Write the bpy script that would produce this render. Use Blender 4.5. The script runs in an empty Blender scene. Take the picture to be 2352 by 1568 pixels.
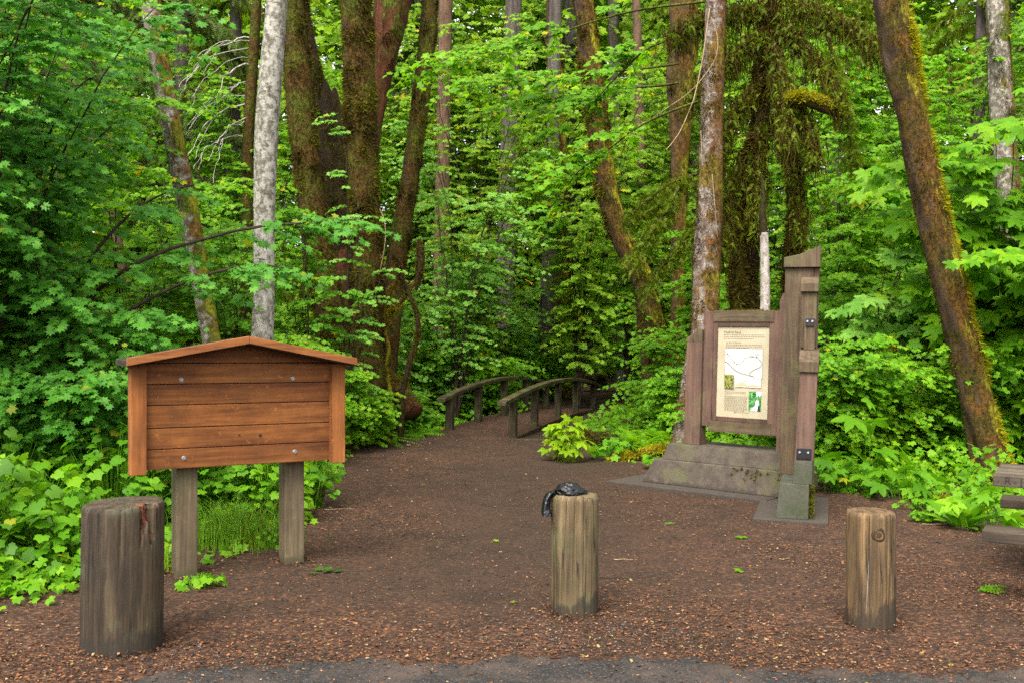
import bpy, bmesh, math, random
import numpy as np
from mathutils import Matrix, Vector
from math import radians, sin, cos, pi

S = bpy.context.scene
C = S.collection

# ------------------------------------------------------------------ camera, sky, sun, exposure
CAM_H, F = 1.65, 2287.0
cam = bpy.data.cameras.new('camera')
cam.sensor_width = 36.0
cam.lens = 35.0
cam.clip_start, cam.clip_end = 0.05, 600.0
cam_o = bpy.data.objects.new('camera', cam)
C.objects.link(cam_o)
cam_o.matrix_world = (Matrix.Translation((0, 0, CAM_H)) @ Matrix.Rotation(pi / 2 - 0.0048, 4, 'X')
                      @ Matrix.Rotation(0.0138, 4, 'Z'))
S.camera = cam_o

SUN_EL, SUN_AZ = radians(56), radians(-158)      # azimuth measured from +Y, clockwise
w = bpy.data.worlds.new('World')
S.world = w
w.use_nodes = True
wn, wl = w.node_tree.nodes, w.node_tree.links
wn.clear()
sky = wn.new('ShaderNodeTexSky')
sky.sky_type = 'NISHITA'
sky.sun_disc = False
sky.sun_elevation = SUN_EL
sky.sun_rotation = SUN_AZ
sky.dust_density = 4.0
sky.air_density = 1.0
sky.ozone_density = 1.0
hs = wn.new('ShaderNodeHueSaturation')
hs.inputs['Saturation'].default_value = 0.12      # thin overcast
bg = wn.new('ShaderNodeBackground')
bg.inputs['Strength'].default_value = 0.125
wo = wn.new('ShaderNodeOutputWorld')
wl.new(sky.outputs[0], hs.inputs['Color'])
wl.new(hs.outputs[0], bg.inputs['Color'])
wl.new(bg.outputs[0], wo.inputs['Surface'])

sd = bpy.data.lights.new('sun', 'SUN')
sd.energy = 1.5
sd.angle = radians(40)
sd.color = (1.0, 0.95, 0.86)
so = bpy.data.objects.new('sun', sd)
C.objects.link(so)
to_sun = Vector((sin(SUN_AZ) * cos(SUN_EL), cos(SUN_AZ) * cos(SUN_EL), sin(SUN_EL)))
so.rotation_euler = to_sun.to_track_quat('Z', 'Y').to_euler()
so.location = (0, 0, 30)

S.view_settings.view_transform = 'Standard'
S.view_settings.look = 'None'
S.view_settings.exposure = 2.08
S.view_settings.gamma = 1.0
S.render.engine = 'CYCLES'
S.cycles.max_bounces = 8
S.cycles.diffuse_bounces = 6
S.cycles.glossy_bounces = 2
S.cycles.transmission_bounces = 4
S.cycles.caustics_reflective = False
S.cycles.caustics_refractive = False
S.cycles.use_denoising = False

# ------------------------------------------------------------------ the photograph's rays as real points
_M = np.array(cam_o.matrix_world)[:3, :3]
RIGHT, UP, FWD = _M[:, 0], _M[:, 1], -_M[:, 2]
EYE = np.array((0, 0, CAM_H))


def ray(u, v):
    return FWD + RIGHT * ((u - 1176) / F) - UP * ((v - 784) / F)


def P(u, v, Y):                     # the point at depth Y
    d = ray(u, v)
    return EYE + d * (Y / d[1])


def G(u, v, z=0.0):                 # the point on level ground
    d = ray(u, v)
    return EYE + d * ((z - CAM_H) / d[2])


def PL(u, v, O, e):                 # (distance along e, height) on the vertical plane through O along e
    d = ray(u, v)
    nx, ny = -e[1], e[0]
    t = (nx * O[0] + ny * O[1]) / (nx * d[0] + ny * d[1])
    p = EYE + d * t
    return (p[0] - O[0]) * e[0] + (p[1] - O[1]) * e[1], p[2]


# ------------------------------------------------------------------ scene helpers
def thing(name, label, cat, loc=(0, 0, 0), group=None):
    o = bpy.data.objects.new(name, None)
    o.empty_display_size = 0.1
    C.objects.link(o)
    o.location = tuple(float(c) for c in loc)
    o['label'] = label
    o['category'] = cat
    if group:
        o['group'] = group
    return o


def root_loc(o):
    while o is not None and o.parent is not None:
        o = o.parent
    return np.array(o.location) if o is not None else np.zeros(3)


def mesh_np(name, V, faces, m, parent=None, smooth=False, origin=None):
    """faces: list of (k,n) int arrays, world coordinates"""
    V = np.asarray(V, dtype=np.float64).reshape(-1, 3)
    off = root_loc(parent) if parent is not None else (np.asarray(origin) if origin is not None else np.zeros(3))
    V = V - off
    me = bpy.data.meshes.new(name)
    me.vertices.add(len(V))
    me.vertices.foreach_set('co', V.astype(np.float32).ravel())
    loops = np.concatenate([np.asarray(f).ravel() for f in faces]).astype(np.int32)
    tot = np.concatenate([np.full(len(f), np.asarray(f).shape[1], np.int32) for f in faces])
    st = np.concatenate([[0], np.cumsum(tot)[:-1]]).astype(np.int32)
    me.loops.add(len(loops))
    me.loops.foreach_set('vertex_index', loops)
    me.polygons.add(len(tot))
    me.polygons.foreach_set('loop_start', st)
    if smooth:
        me.polygons.foreach_set('use_smooth', np.ones(len(tot), dtype=bool))
    me.update(calc_edges=True)
    if m:
        me.materials.append(m)
    o = bpy.data.objects.new(name, me)
    C.objects.link(o)
    if parent is not None:
        o.parent = parent
    elif origin is not None:
        o.location = tuple(float(c) for c in origin)
    return o


class MB:
    """collects polygons, builds one mesh"""
    def __init__(s):
        s.v, s.f = [], []

    def add(s, V, Fc):
        b = len(s.v)
        s.v += [tuple(float(c) for c in p) for p in V]
        s.f += [tuple(i + b for i in f) for f in Fc]
        return s

    def build(s, name, m, parent=None, bevel=0.0, smooth=False, origin=None, seg=2):
        off = root_loc(parent) if parent is not None else (np.asarray(origin) if origin is not None else np.zeros(3))
        me = bpy.data.meshes.new(name)
        me.from_pydata([(p[0] - off[0], p[1] - off[1], p[2] - off[2]) for p in s.v], [], s.f)
        bm = bmesh.new()
        bm.from_mesh(me)
        bmesh.ops.recalc_face_normals(bm, faces=bm.faces)
        if bevel > 0:
            ed = [e for e in bm.edges if len(e.link_faces) == 2 and e.calc_face_angle(0) > 0.5]
            bmesh.ops.bevel(bm, geom=ed, offset=bevel, segments=seg, affect='EDGES', profile=0.6, clamp_overlap=True)
        bm.to_mesh(me)
        bm.free()
        if smooth:
            for p in me.polygons:
                p.use_smooth = True
        if m:
            me.materials.append(m)
        o = bpy.data.objects.new(name, me)
        C.objects.link(o)
        if parent is not None:
            o.parent = parent
        elif origin is not None:
            o.location = tuple(float(c) for c in origin)
        return o


class Frame:
    """local frame: s along e, b backwards, z up, with an optional lean along s per metre of height"""
    def __init__(s, O, ang, lean=0.0):
        s.O = np.array((O[0], O[1], 0.0))
        s.e = np.array((cos(ang), sin(ang), 0.0))
        s.b = np.array((-sin(ang), cos(ang), 0.0))
        s.lean = lean

    def __call__(s, a, b, z):
        return s.O + s.e * (a + s.lean * z) + s.b * b + np.array((0, 0, z))


BOXF = [(0, 3, 2, 1), (4, 5, 6, 7), (0, 1, 5, 4), (1, 2, 6, 5), (2, 3, 7, 6), (3, 0, 4, 7)]


def fbox(mb, fr, s0, s1, b0, b1, z0, z1, top=None):
    """box in a frame; top=(s0,s1,b0,b1) gives a battered top"""
    t = top or (s0, s1, b0, b1)
    V = [fr(s0, b0, z0), fr(s1, b0, z0), fr(s1, b1, z0), fr(s0, b1, z0),
         fr(t[0], t[2], z1), fr(t[1], t[2], z1), fr(t[1], t[3], z1), fr(t[0], t[3], z1)]
    return mb.add(V, BOXF)


def fprism(mb, fr, prof, b0, b1):
    """profile [(s,z)] extruded along b"""
    n = len(prof)
    V = [fr(s, b0, z) for s, z in prof] + [fr(s, b1, z) for s, z in prof]
    Fc = [tuple(range(n)), tuple(range(2 * n - 1, n - 1, -1))]
    Fc += [(i, i + n, (i + 1) % n + n, (i + 1) % n) for i in range(n)]
    return mb.add(V, Fc)


def fdisc(mb, fr, s, z, b, r, th, n=10):
    V, Fc = [], []
    for k in range(n):
        a = 2 * pi * k / n
        V.append(fr(s + r * cos(a), b, z + r * sin(a)))
    for k in range(n):
        a = 2 * pi * k / n
        V.append(fr(s + r * .8 * cos(a), b - th, z + r * .8 * sin(a)))
    Fc = [tuple(range(n, 2 * n)), tuple(range(n - 1, -1, -1))] + [(k, (k + 1) % n, (k + 1) % n + n, k + n) for k in range(n)]
    return mb.add(V, Fc)


def tubes(Pp, r0, r1, sides=3):
    """Pp (M,n,3) polylines -> verts, quads. r0,r1 scalars or (M,)"""
    Pp = np.asarray(Pp, dtype=float)
    M, n, _ = Pp.shape
    d = np.gradient(Pp, axis=1)
    d /= np.linalg.norm(d, axis=2, keepdims=True) + 1e-9
    ref = np.where(np.abs(d[..., 2:3]) > 0.9, np.array([1.0, 0, 0]), np.array([0, 0, 1.0]))
    a = np.cross(d, ref)
    a /= np.linalg.norm(a, axis=2, keepdims=True) + 1e-9
    b = np.cross(d, a)
    t = np.linspace(0, 1, n)[None, :]
    r = np.asarray(r0).reshape(-1, 1) * (1 - t) + np.asarray(r1).reshape(-1, 1) * t
    r = np.broadcast_to(r, (M, n))
    ang = np.arange(sides) * 2 * pi / sides
    V = (Pp[:, :, None, :] + r[:, :, None, None] * (np.cos(ang)[None, None, :, None] * a[:, :, None, :]
                                                    + np.sin(ang)[None, None, :, None] * b[:, :, None, :]))
    idx = np.arange(M * n * sides).reshape(M, n, sides)
    nx = np.roll(idx, -1, axis=2)
    Q = np.stack([idx[:, :-1], nx[:, :-1], nx[:, 1:], idx[:, 1:]], axis=-1).reshape(-1, 4)
    return V.reshape(-1, 3), Q


def joinVF(parts):
    Vs, Fs, n = [], [], 0
    for V, Fc in parts:
        Vs.append(V)
        Fs.append(np.asarray(Fc) + n)
        n += len(V)
    return np.concatenate(Vs), Fs


def sm(x, a, b):
    t = np.clip((np.asarray(x, dtype=float) - a) / (b - a), 0, 1)
    return t * t * (3 - 2 * t)


# ------------------------------------------------------------------ materials
def srgb(r, g, b):
    f = lambda c: c / 12.92 if c <= .04045 else ((c + .055) / 1.055) ** 2.4
    return (f(r / 255), f(g / 255), f(b / 255), 1)


class NT:
    def __init__(s, name):
        s.m = bpy.data.materials.new(name)
        s.m.use_nodes = True
        s.n, s.l = s.m.node_tree.nodes, s.m.node_tree.links
        s.n.clear()
        s.out = s.n.new('ShaderNodeOutputMaterial')

    def link(s, a, b):
        s.l.new(a, b)

    def node(s, t, **kw):
        n = s.n.new(t)
        for k, v in kw.items():
            setattr(n, k, v)
        return n

    def coords(s, scale=(1, 1, 1), world=False):
        if world:
            src = s.node('ShaderNodeNewGeometry').outputs['Position']
        else:
            src = s.node('ShaderNodeTexCoord').outputs['Object']
        mp = s.node('ShaderNodeMapping')
        mp.inputs['Scale'].default_value = scale
        s.link(src, mp.inputs[0])
        return mp.outputs[0]

    def noise(s, vec, scale, detail=4, rough=.55, dist=0.0):
        n = s.node('ShaderNodeTexNoise')
        n.inputs['Scale'].default_value = scale
        n.inputs['Detail'].default_value = detail
        n.inputs['Roughness'].default_value = rough
        n.inputs['Distortion'].default_value = dist
        if vec is not None:
            s.link(vec, n.inputs['Vector'])
        return n.outputs['Fac']

    def ramp(s, fac, stops, interp='LINEAR'):
        r = s.node('ShaderNodeValToRGB')
        r.color_ramp.interpolation = interp
        el = r.color_ramp.elements
        while len(el) < len(stops):
            el.new(0.5)
        for e, (p, c) in zip(el, stops):
            e.position = p
            e.color = c if len(c) == 4 else (*c, 1)
        s.link(fac, r.inputs[0])
        return r.outputs['Color']

    def step(s, fac, a, b):
        return s.ramp(fac, [(a, (0, 0, 0, 1)), (b, (1, 1, 1, 1))])

    def math(s, op, a, b=None, clamp=False):
        n = s.node('ShaderNodeMath', operation=op, use_clamp=clamp)
        for i, x in enumerate((a, b)):
            if x is None:
                continue
            if isinstance(x, (int, float)):
                n.inputs[i].default_value = x
            else:
                s.link(x, n.inputs[i])
        return n.outputs[0]

    def mix(s, fac, a, b, mode='MIX'):
        n = s.node('ShaderNodeMix', data_type='RGBA', blend_type=mode)
        for sock, x in ((n.inputs[0], fac), (n.inputs[6], a), (n.inputs[7], b)):
            if isinstance(x, (int, float)):
                sock.default_value = x
            elif isinstance(x, tuple):
                sock.default_value = x if len(x) == 4 else (*x, 1)
            else:
                s.link(x, sock)
        return n.outputs[2]

    def bump(s, h, strength=.5, dist=.01, normal=None):
        b = s.node('ShaderNodeBump')
        b.inputs['Strength'].default_value = strength
        b.inputs['Distance'].default_value = dist
        s.link(h, b.inputs['Height'])
        if normal is not None:
            s.link(normal, b.inputs['Normal'])
        return b.outputs[0]

    def bsdf(s, col, rough=.8, spec=.3, normal=None, metal=0.0):
        p = s.node('ShaderNodeBsdfPrincipled')
        if isinstance(col, tuple):
            p.inputs['Base Color'].default_value = col if len(col) == 4 else (*col, 1)
        else:
            s.link(col, p.inputs['Base Color'])
        if isinstance(rough, (int, float)):
            p.inputs['Roughness'].default_value = rough
        else:
            s.link(rough, p.inputs['Roughness'])
        p.inputs['Specular IOR Level'].default_value = spec
        p.inputs['Metallic'].default_value = metal
        if normal is not None:
            s.link(normal, p.inputs['Normal'])
        return p.outputs[0]

    def done(s, sh):
        s.link(sh, s.out.inputs['Surface'])
        return s.m


def leaf_mat(name, cols, trans=.4, rough=.42, spec=.45, nscale=.9, wr=.6, wn_=1.0):
    """cols: three colours a leaf may have"""
    t = NT(name)
    is_moss = 'moss' in name
    if not is_moss:
        cols = [(min(.9, c[0] * 1.14), c[1], c[2] * .70) for c in cols]
        rough, spec = max(rough, .5), min(spec, .22)
    g = t.node('ShaderNodeNewGeometry')
    rnd = g.outputs['Random Per Island']
    n = t.noise(t.coords(world=True), nscale, 3)
    f = t.math('ADD', t.math('MULTIPLY', rnd, wr), t.math('SUBTRACT', t.math('MULTIPLY', n, wn_), wn_ * .5 - .5 + wr * .5), clamp=True)
    col = t.ramp(f, [(0.05, cols[0]), (.5, cols[1]), (.95, cols[2])])
    old = t.step(t.math('FRACT', t.math('MULTIPLY', rnd, 37.0)), .982, .986)
    if not is_moss:
        col = t.mix(old, col, (cols[2][0] * 1.7, cols[2][1] * .85, cols[2][2] * .6, 1))
    sh = t.bsdf(col, rough, spec)
    tr = t.node('ShaderNodeBsdfTranslucent')
    tc = t.mix(1.0, col, (1.0, 1.0, .55, 1), 'MULTIPLY')
    t.link(tc, tr.inputs['Color'])
    mx = t.node('ShaderNodeMixShader')
    mx.inputs[0].default_value = min(.62, trans + .08)
    t.link(sh, mx.inputs[1])
    t.link(tr.outputs[0], mx.inputs[2])
    return t.done(mx.outputs[0])


def flat_mat(name, col, rough=.7, spec=.3, metal=0.0):
    t = NT(name)
    n = t.noise(t.coords(), 30, 3)
    c = t.mix(1.0, (*col[:3], 1), t.ramp(n, [(.3, (.82, .82, .82)), (.7, (1, 1, 1))]), 'MULTIPLY')
    return t.done(t.bsdf(c, rough, spec, metal=metal))


def bark_mat(name, dark, light, stretch=.25, scale=14, moss=0.0, mossa=(.10, .042, .008), mossb=(.17, .17, .008),
             lichen=0.0, lichen_col=(.55, .55, .48), bands=0.0, bumpd=.02, side=.3, green=(.05, .075, .008)):
    t = NT(name)
    co = t.coords((1, 1, stretch))
    co1 = t.coords()
    n1 = t.noise(co, scale, 6, .65, .4)
    n2 = t.noise(co1, 2.2, 5, .6)
    n3 = t.noise(co1, 7, 5, .65)
    nf = t.noise(co1, 55, 4, .7)
    col = t.ramp(n1, [(.32, dark), (.62, light)])
    if lichen > 0:
        lm = t.step(t.noise(t.coords((1, 1, .8)), 16, 6, .68), .57 - lichen * .3, .70 - lichen * .3)
        col = t.mix(lm, col, t.mix(n3, tuple(c * .75 for c in lichen_col), lichen_col))
    if bands > 0:
        nb = t.noise(t.coords((.8, .8, 7)), 5, 4, .6)
        bm_ = t.step(nb, .60, .68)
        col = t.mix(t.math('MULTIPLY', bm_, bands), col, (dark[0] * .8, dark[1] * .8, dark[2] * .8, 1))
    h = n1
    if moss > 0:
        g = t.node('ShaderNodeNewGeometry')
        dt = t.node('ShaderNodeVectorMath', operation='DOT_PRODUCT')
        t.link(g.outputs['True Normal'], dt.inputs[0])
        dt.inputs[1].default_value = (.93, -.1, .35)
        mk = t.math('ADD', t.math('ADD', n2, t.math('MULTIPLY', t.math('SUBTRACT', n3, .5), .9)),
                    t.math('MULTIPLY', dt.outputs['Value'], side * .3))
        mm = t.step(mk, .76 - moss * .6, .88 - moss * .6)
        gg = t.step(t.math('ADD', t.math('ADD', t.math('MULTIPLY', dt.outputs['Value'], side * 1.0), t.math('MULTIPLY', t.math('SUBTRACT', n2, .5), 2.4)),
                           t.math('MULTIPLY', t.math('SUBTRACT', n3, .5), 1.4)), .45, 1.0)
        mcol = t.mix(gg, t.mix(t.step(n2, .42, .6), mossa, green), mossb)
        nm = t.noise(t.coords((1, 1, .6)), 24, 5, .75)
        mcol = t.mix(1.0, mcol, t.ramp(nm, [(.36, (.28, .26, .24)), (.5, (.9, .9, .9)), (.64, (1.7, 1.6, 1.5))]), 'MULTIPLY')
        col = t.mix(mm, col, mcol)
    else:
        col = t.mix(1.0, col, t.ramp(nf, [(.3, (.7, .7, .7)), (.7, (1.15, 1.15, 1.15))]), 'MULTIPLY')
    hh = t.math('ADD', t.math('ADD', h, t.math('MULTIPLY', nf, .5)), t.math('MULTIPLY', n3, .8))
    return t.done(t.bsdf(col, .92, .15, t.bump(hh, .8, bumpd)))


def wood_mat(name, dark, mid, light, axis='z', scale=9.0, bumpd=.003, green=None, greenamt=0.0, stain_z=None, stain_col=(.02, .015, .011),
             rough=.78, mottled=0.0, cracks=0.0):
    """grain stretched along an axis of the object"""
    t = NT(name)
    dark, mid, light = ((q[0] * .97, q[1] * .89, q[2] * .74) for q in (dark, mid, light))
    sc = {'x': (.05, 1, 1), 'y': (1, .05, 1), 'z': (1, 1, .05)}[axis]
    co = t.coords(sc)
    co1 = t.coords()
    g1 = t.noise(co, scale * 4, 6, .65, .3)
    g2 = t.noise(co, scale, 4, .6, .6)
    f = t.math('ADD', t.math('MULTIPLY', g1, .62), t.math('MULTIPLY', g2, .38))
    col = t.ramp(f, [(.34, dark), (.5, mid), (.66, light)])
    big = t.noise(co1, 3.2, 4, .6)
    col = t.mix(1.0, col, t.ramp(big, [(.3, (.72, .72, .72)), (.7, (1.18, 1.15, 1.1))]), 'MULTIPLY')
    if green:
        gm = t.step(t.noise(co1, 4.5, 5, .62), .62 - greenamt * .35, .78 - greenamt * .2)
        col = t.mix(t.math('MULTIPLY', gm, .85), col, green)
    if cracks > 0:
        c0 = {'x': (.02, 1, 1), 'y': (1, .02, 1), 'z': (1, 1, .02)}[axis]
        cn = t.noise(t.coords(c0), 17, 2, .5, .1)
        cw = t.step(t.math('ABSOLUTE', t.math('SUBTRACT', cn, .5)), .004, .015)
        col = t.mix(t.math('MULTIPLY', t.math('SUBTRACT', 1.0, cw), cracks), col, (.008, .006, .005, 1))
        pale = t.step(t.noise(t.coords(tuple(.12 if c < .5 else 1 for c in c0)), 16, 4, .6), .56, .70)
        col = t.mix(t.math('MULTIPLY', pale, .34), col, tuple(min(1, c * 1.35) for c in light[:3]))
    if mottled > 0:
        sp = t.step(t.noise(co1, 26, 3, .6), .6, .7)
        col = t.mix(t.math('MULTIPLY', sp, mottled), col, tuple(min(1, c * 1.8) for c in light[:3]))
    if stain_z is not None:
        sx = t.node('ShaderNodeSeparateXYZ')
        t.link(t.node('ShaderNodeTexCoord').outputs['Object'], sx.inputs[0])
        zz = t.math('SUBTRACT', sx.outputs['Z'], t.math('MULTIPLY', t.math('SUBTRACT', t.noise(t.coords((1, 1, .3)), 11, 6, .7), .5), stain_z * 4.5))
        mr = t.node('ShaderNodeMapRange')
        mr.inputs['From Min'].default_value = stain_z * .75
        mr.inputs['From Max'].default_value = stain_z * 1.25
        mr.inputs['To Min'].default_value = 1
        mr.inputs['To Max'].default_value = 0
        t.link(zz, mr.inputs['Value'])
        col = t.mix(t.math('MULTIPLY', mr.outputs[0], .8), col, (*stain_col, 1))
    fine = t.noise(t.coords(tuple(.15 if c < .5 else 1 for c in sc)), 120, 3, .7)
    hh = t.math('ADD', t.math('MULTIPLY', g1, 1.0), t.math('MULTIPLY', fine, .3))
    return t.done(t.bsdf(col, rough, .25, t.bump(hh, .7, bumpd)))


rng = np.random.default_rng(7)
random.seed(7)

# greens (linear base colours)
LEAF_BLUE = leaf_mat('leaf_blue_green', [(.042, .175, .022), (.072, .270, .034), (.135, .38, .055)], .46, .42, .4)
LEAF_PALE = leaf_mat('leaf_pale_green', [(.075, .25, .034), (.145, .37, .062), (.24, .49, .11)], .48, .42, .4)
LEAF_MID = leaf_mat('leaf_mid_green', [(.046, .170, .008), (.090, .280, .013), (.17, .40, .022)], .5, .45, .35)
LEAF_BRIGHT = leaf_mat('leaf_bright_green', [(.065, .215, .008), (.12, .34, .012), (.23, .46, .022)], .52, .45, .35)
LEAF_YELLOW = leaf_mat('leaf_yellow_green', [(.13, .29, .010), (.22, .41, .016), (.34, .52, .03)], .52)
LEAF_SHADED = leaf_mat('leaf_shaded_green', [(.030, .105, .008), (.058, .180, .012), (.11, .27, .018)], .42)  # darker leaf copy, paints shading depth into some of the low plants
LEAF_DARK = leaf_mat('leaf_dark_green', [(.012, .050, .008), (.024, .085, .012), (.045, .130, .018)], .35)
LEAF_NEEDLE = leaf_mat('needle_green', [(.050, .100, .006), (.105, .18, .010), (.20, .28, .013)], .45, .6, .2)
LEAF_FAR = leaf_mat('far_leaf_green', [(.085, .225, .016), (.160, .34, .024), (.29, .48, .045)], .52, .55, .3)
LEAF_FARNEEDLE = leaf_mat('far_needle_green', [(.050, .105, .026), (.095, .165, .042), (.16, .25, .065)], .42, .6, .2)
MOSS_HAIR = leaf_mat('moss_fuzz', [(.018, .014, .004), (.062, .042, .006), (.120, .122, .008)], .25, .9, .1, 2.0, .5, 2.4)
MOSS_BROWN = leaf_mat('hanging_moss', [(.050, .030, .008), (.095, .065, .012), (.15, .14, .016)], .4, .9, .1)
MOSS_YELLOW = leaf_mat('yellow_moss', [(.12, .11, .005), (.25, .23, .006), (.37, .33, .010)], .3, .9, .1, 3.0)
MOSS_OLIVE = leaf_mat('olive_moss', [(.040, .045, .005), (.095, .095, .006), (.17, .16, .010)], .3, .9, .1)
GRASS = leaf_mat('grass_blade', [(.07, .20, .015), (.13, .32, .022), (.22, .42, .035)], .45)
TWIG = bark_mat('twig_bark', (.020, .013, .009), (.055, .038, .026), 1, 20, bumpd=.004)
TWIG_GREY = bark_mat('dead_twig', (.16, .14, .11), (.38, .35, .30), .3, 20, bumpd=.004)
TWIG_PALE = bark_mat('pale_vine', (.17, .11, .055), (.30, .22, .13), .3, 20, bumpd=.003)
TWIG_MOSS = bark_mat('mossy_twig', (.03, .02, .01), (.06, .045, .02), 1, 20, moss=.8, mossa=(.06, .045, .008), mossb=(.16, .15, .01), bumpd=.008)


# ------------------------------------------------------------------ leaves
def fan(points, zdroop=.22, fold=.10):
    """leaf template: attached at the origin, tip along +y"""
    V = [(0, 0, 0)]
    for a, r in points:
        x, y = r * sin(radians(a)), r * cos(radians(a))
        V.append((x, y, -zdroop * r * r + fold * abs(x)))
    n = len(points)
    return np.array(V), np.array([(0, i + 1, i) for i in range(1, n)])


VINE7 = fan([(-158, .40), (-128, .66), (-110, .44), (-82, .86), (-64, .54), (-40, .97), (-19, .62), (0, 1.0), (19, .62), (40, .97),
             (64, .54), (82, .86), (110, .44), (128, .66), (158, .40)])
MAPLE5 = fan([(-152, .36), (-112, .70), (-86, .55), (-54, .92), (-27, .62), (0, 1.0), (27, .62), (54, .92), (86, .55), (112, .70), (152, .36)])
BIGLEAF = fan([(-162, .26), (-124, .58), (-108, .70), (-94, .60), (-80, .50), (-70, .72), (-58, .92), (-50, 1.0), (-42, .86), (-32, .74), (-23, .52),
               (-15, .76), (-9, .84), (0, 1.08), (9, .84), (15, .76), (23, .52), (32, .74), (42, .86), (50, 1.0), (58, .92), (70, .72), (80, .50),
               (94, .60), (108, .70), (124, .58), (162, .26)], .32, .08)
THIMBLE = fan([(-165, .46), (-128, .72), (-96, .74), (-80, .64), (-50, .90), (-30, .76), (0, 1.05), (30, .76), (50, .90), (80, .64), (96, .74),
               (128, .72), (165, .46)], .26, .10)
_ov = [(-.02, 0), (-.24, .22), (-.33, .45), (-.26, .72), (0, 1), (.26, .72), (.33, .45), (.24, .22), (.02, 0)]
OVAL = (np.array([(0, .4, .0)] + [(x, y, -.2 * y * y + .15 * abs(x)) for x, y in _ov]), np.array([(0, i + 1, i) for i in range(1, 9)]))
BLADE = (np.array([(-.5, 0, 0), (.5, 0, 0), (0, 1, 0)]), np.array([(0, 1, 2)]))


def _frond(n=7, w=.34):
    V, Fc = [], []
    for i in range(n):
        y = i / n
        ww = w * (1 - y * .85)
        b = len(V)
        V += [(0, y, -.25 * y * y), (0, y + .9 / n, -.25 * (y + .9 / n) ** 2),
              (ww, y + .13 + .02, -.25 * y * y - .06), (-ww, y + .13 + .02, -.25 * y * y - .06)]
        Fc += [(b, b + 2, b + 1), (b, b + 1, b + 3)]
    return np.array(V), np.array(Fc)


NEEDLE = _frond()


def norm(a):
    return a / (np.linalg.norm(a, axis=-1, keepdims=True) + 1e-9)


def leaves(tpl, pos, d, n, size):
    T, Fc = tpl
    d = norm(d)
    s = norm(np.cross(d, n))
    n = np.cross(s, d)
    size = np.broadcast_to(np.asarray(size, dtype=float), (len(pos),))
    V = pos[:, None, :] + size[:, None, None] * (T[None, :, 0:1] * s[:, None, :] + T[None, :, 1:2] * d[:, None, :] + T[None, :, 2:3] * n[:, None, :])
    Q = Fc[None] + (np.arange(len(pos)) * len(T))[:, None, None]
    return V.reshape(-1, 3), Q.reshape(-1, Fc.shape[1])


def sprays(O, az, L, K, size, droop=.25, pitch=.0, r=rng, spread=.9, leafdroop=.45, pet=.9, ntilt=.28):
    """flat sprays of paired leaves: returns leaf pos, dir, normal, size and the twig polylines"""
    M = len(O)
    k = np.arange(K)
    t = (k // 2 * 2 + 2.0) / (K + 1)
    t = np.clip(t, 0, 1)
    side = np.where(k % 2 == 0, 1.0, -1.0)
    side[-1] = 0
    t[-1] = 1.0
    T = np.clip(t[None, :] + r.normal(0, .04, (M, K)), .05, 1.02)
    dirx, diry = np.cos(az), np.sin(az)
    D = np.stack([dirx, diry, np.full(M, pitch)], 1)
    base = O[:, None, :] + D[:, None, :] * (T * L[:, None])[:, :, None]
    base[:, :, 2] -= droop * L[:, None] * T ** 2
    la = az[:, None] + side[None, :] * r.uniform(.45, 1.25, (M, K)) * spread + r.normal(0, .15, (M, K))
    sz = size * r.uniform(.65, 1.15, (M, K))
    ld = np.stack([np.cos(la), np.sin(la), -leafdroop * r.uniform(.2, 1.6, (M, K))], 2)
    pos = base + ld * (sz * pet * r.uniform(.4, 1.0, (M, K)))[:, :, None]
    n = np.stack([r.normal(0, ntilt, (M, K)), r.normal(-.75, ntilt + .1, (M, K)), np.ones((M, K))], 2)
    tt = np.array([0, .5, 1.0])
    tw = O[:, None, :] + D[:, None, :] * (tt[None, :] * L[:, None])[:, :, None]
    tw[:, :, 2] -= droop * L[:, None] * tt[None, :] ** 2
    return pos.reshape(-1, 3), ld.reshape(-1, 3), n.reshape(-1, 3), sz.ravel(), tw


# ------------------------------------------------------------------ terrain
def terrain(x, y):
    x, y = np.asarray(x, dtype=float), np.asarray(y, dtype=float)
    px = 1.1 + .28 * (y - 20) + .03 * np.clip(y - 24, 0, 30) ** 2 * .2     # trail centre beyond the bridge
    off = np.abs(x - px)
    clear = sm(y, 13.0, 26.0)
    h = .07 * np.clip(y - 13, 0, 25) * sm(x, 3.6, 10.0)
    h = h + .10 * np.clip(-x - 4.0, 0, 30) * sm(y, 6, 12)
    h = h + .04 * np.clip(y - 22, 0, 40) + .10 * np.clip(y - 36, 0, 60)
    h = h + .05 * np.sin(x * 1.3 + 1) * np.sin(y * .9) * sm(y, 9, 14) * sm(np.abs(x), 2.5, 4)
    h = h - .5 * np.exp(-((y - 19.0 - .0 * x) / 1.6) ** 2) * sm(off, 1.1, 1.9) * sm(y, 14, 16)
    h = h + .012 * np.sin(x * 2.1 + .5) * np.sin(y * 1.7 + 1.0) * sm(y, 5.6, 7.5)
    return h


def th(x, y):
    return float(terrain(x, y))


def pathmask(x, y):
    x, y = np.asarray(x, dtype=float), np.asarray(y, dtype=float)
    c = -.2 + sm(y, 8, 17) * .35 + .28 * np.clip(y - 18, 0, 50) + .006 * np.clip(y - 24, 0, 30) ** 2
    wd = 2.6 - sm(y, 8, 17) * 1.5
    return 1 - sm(np.abs(x - c), wd * .7, wd * 1.25)

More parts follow.
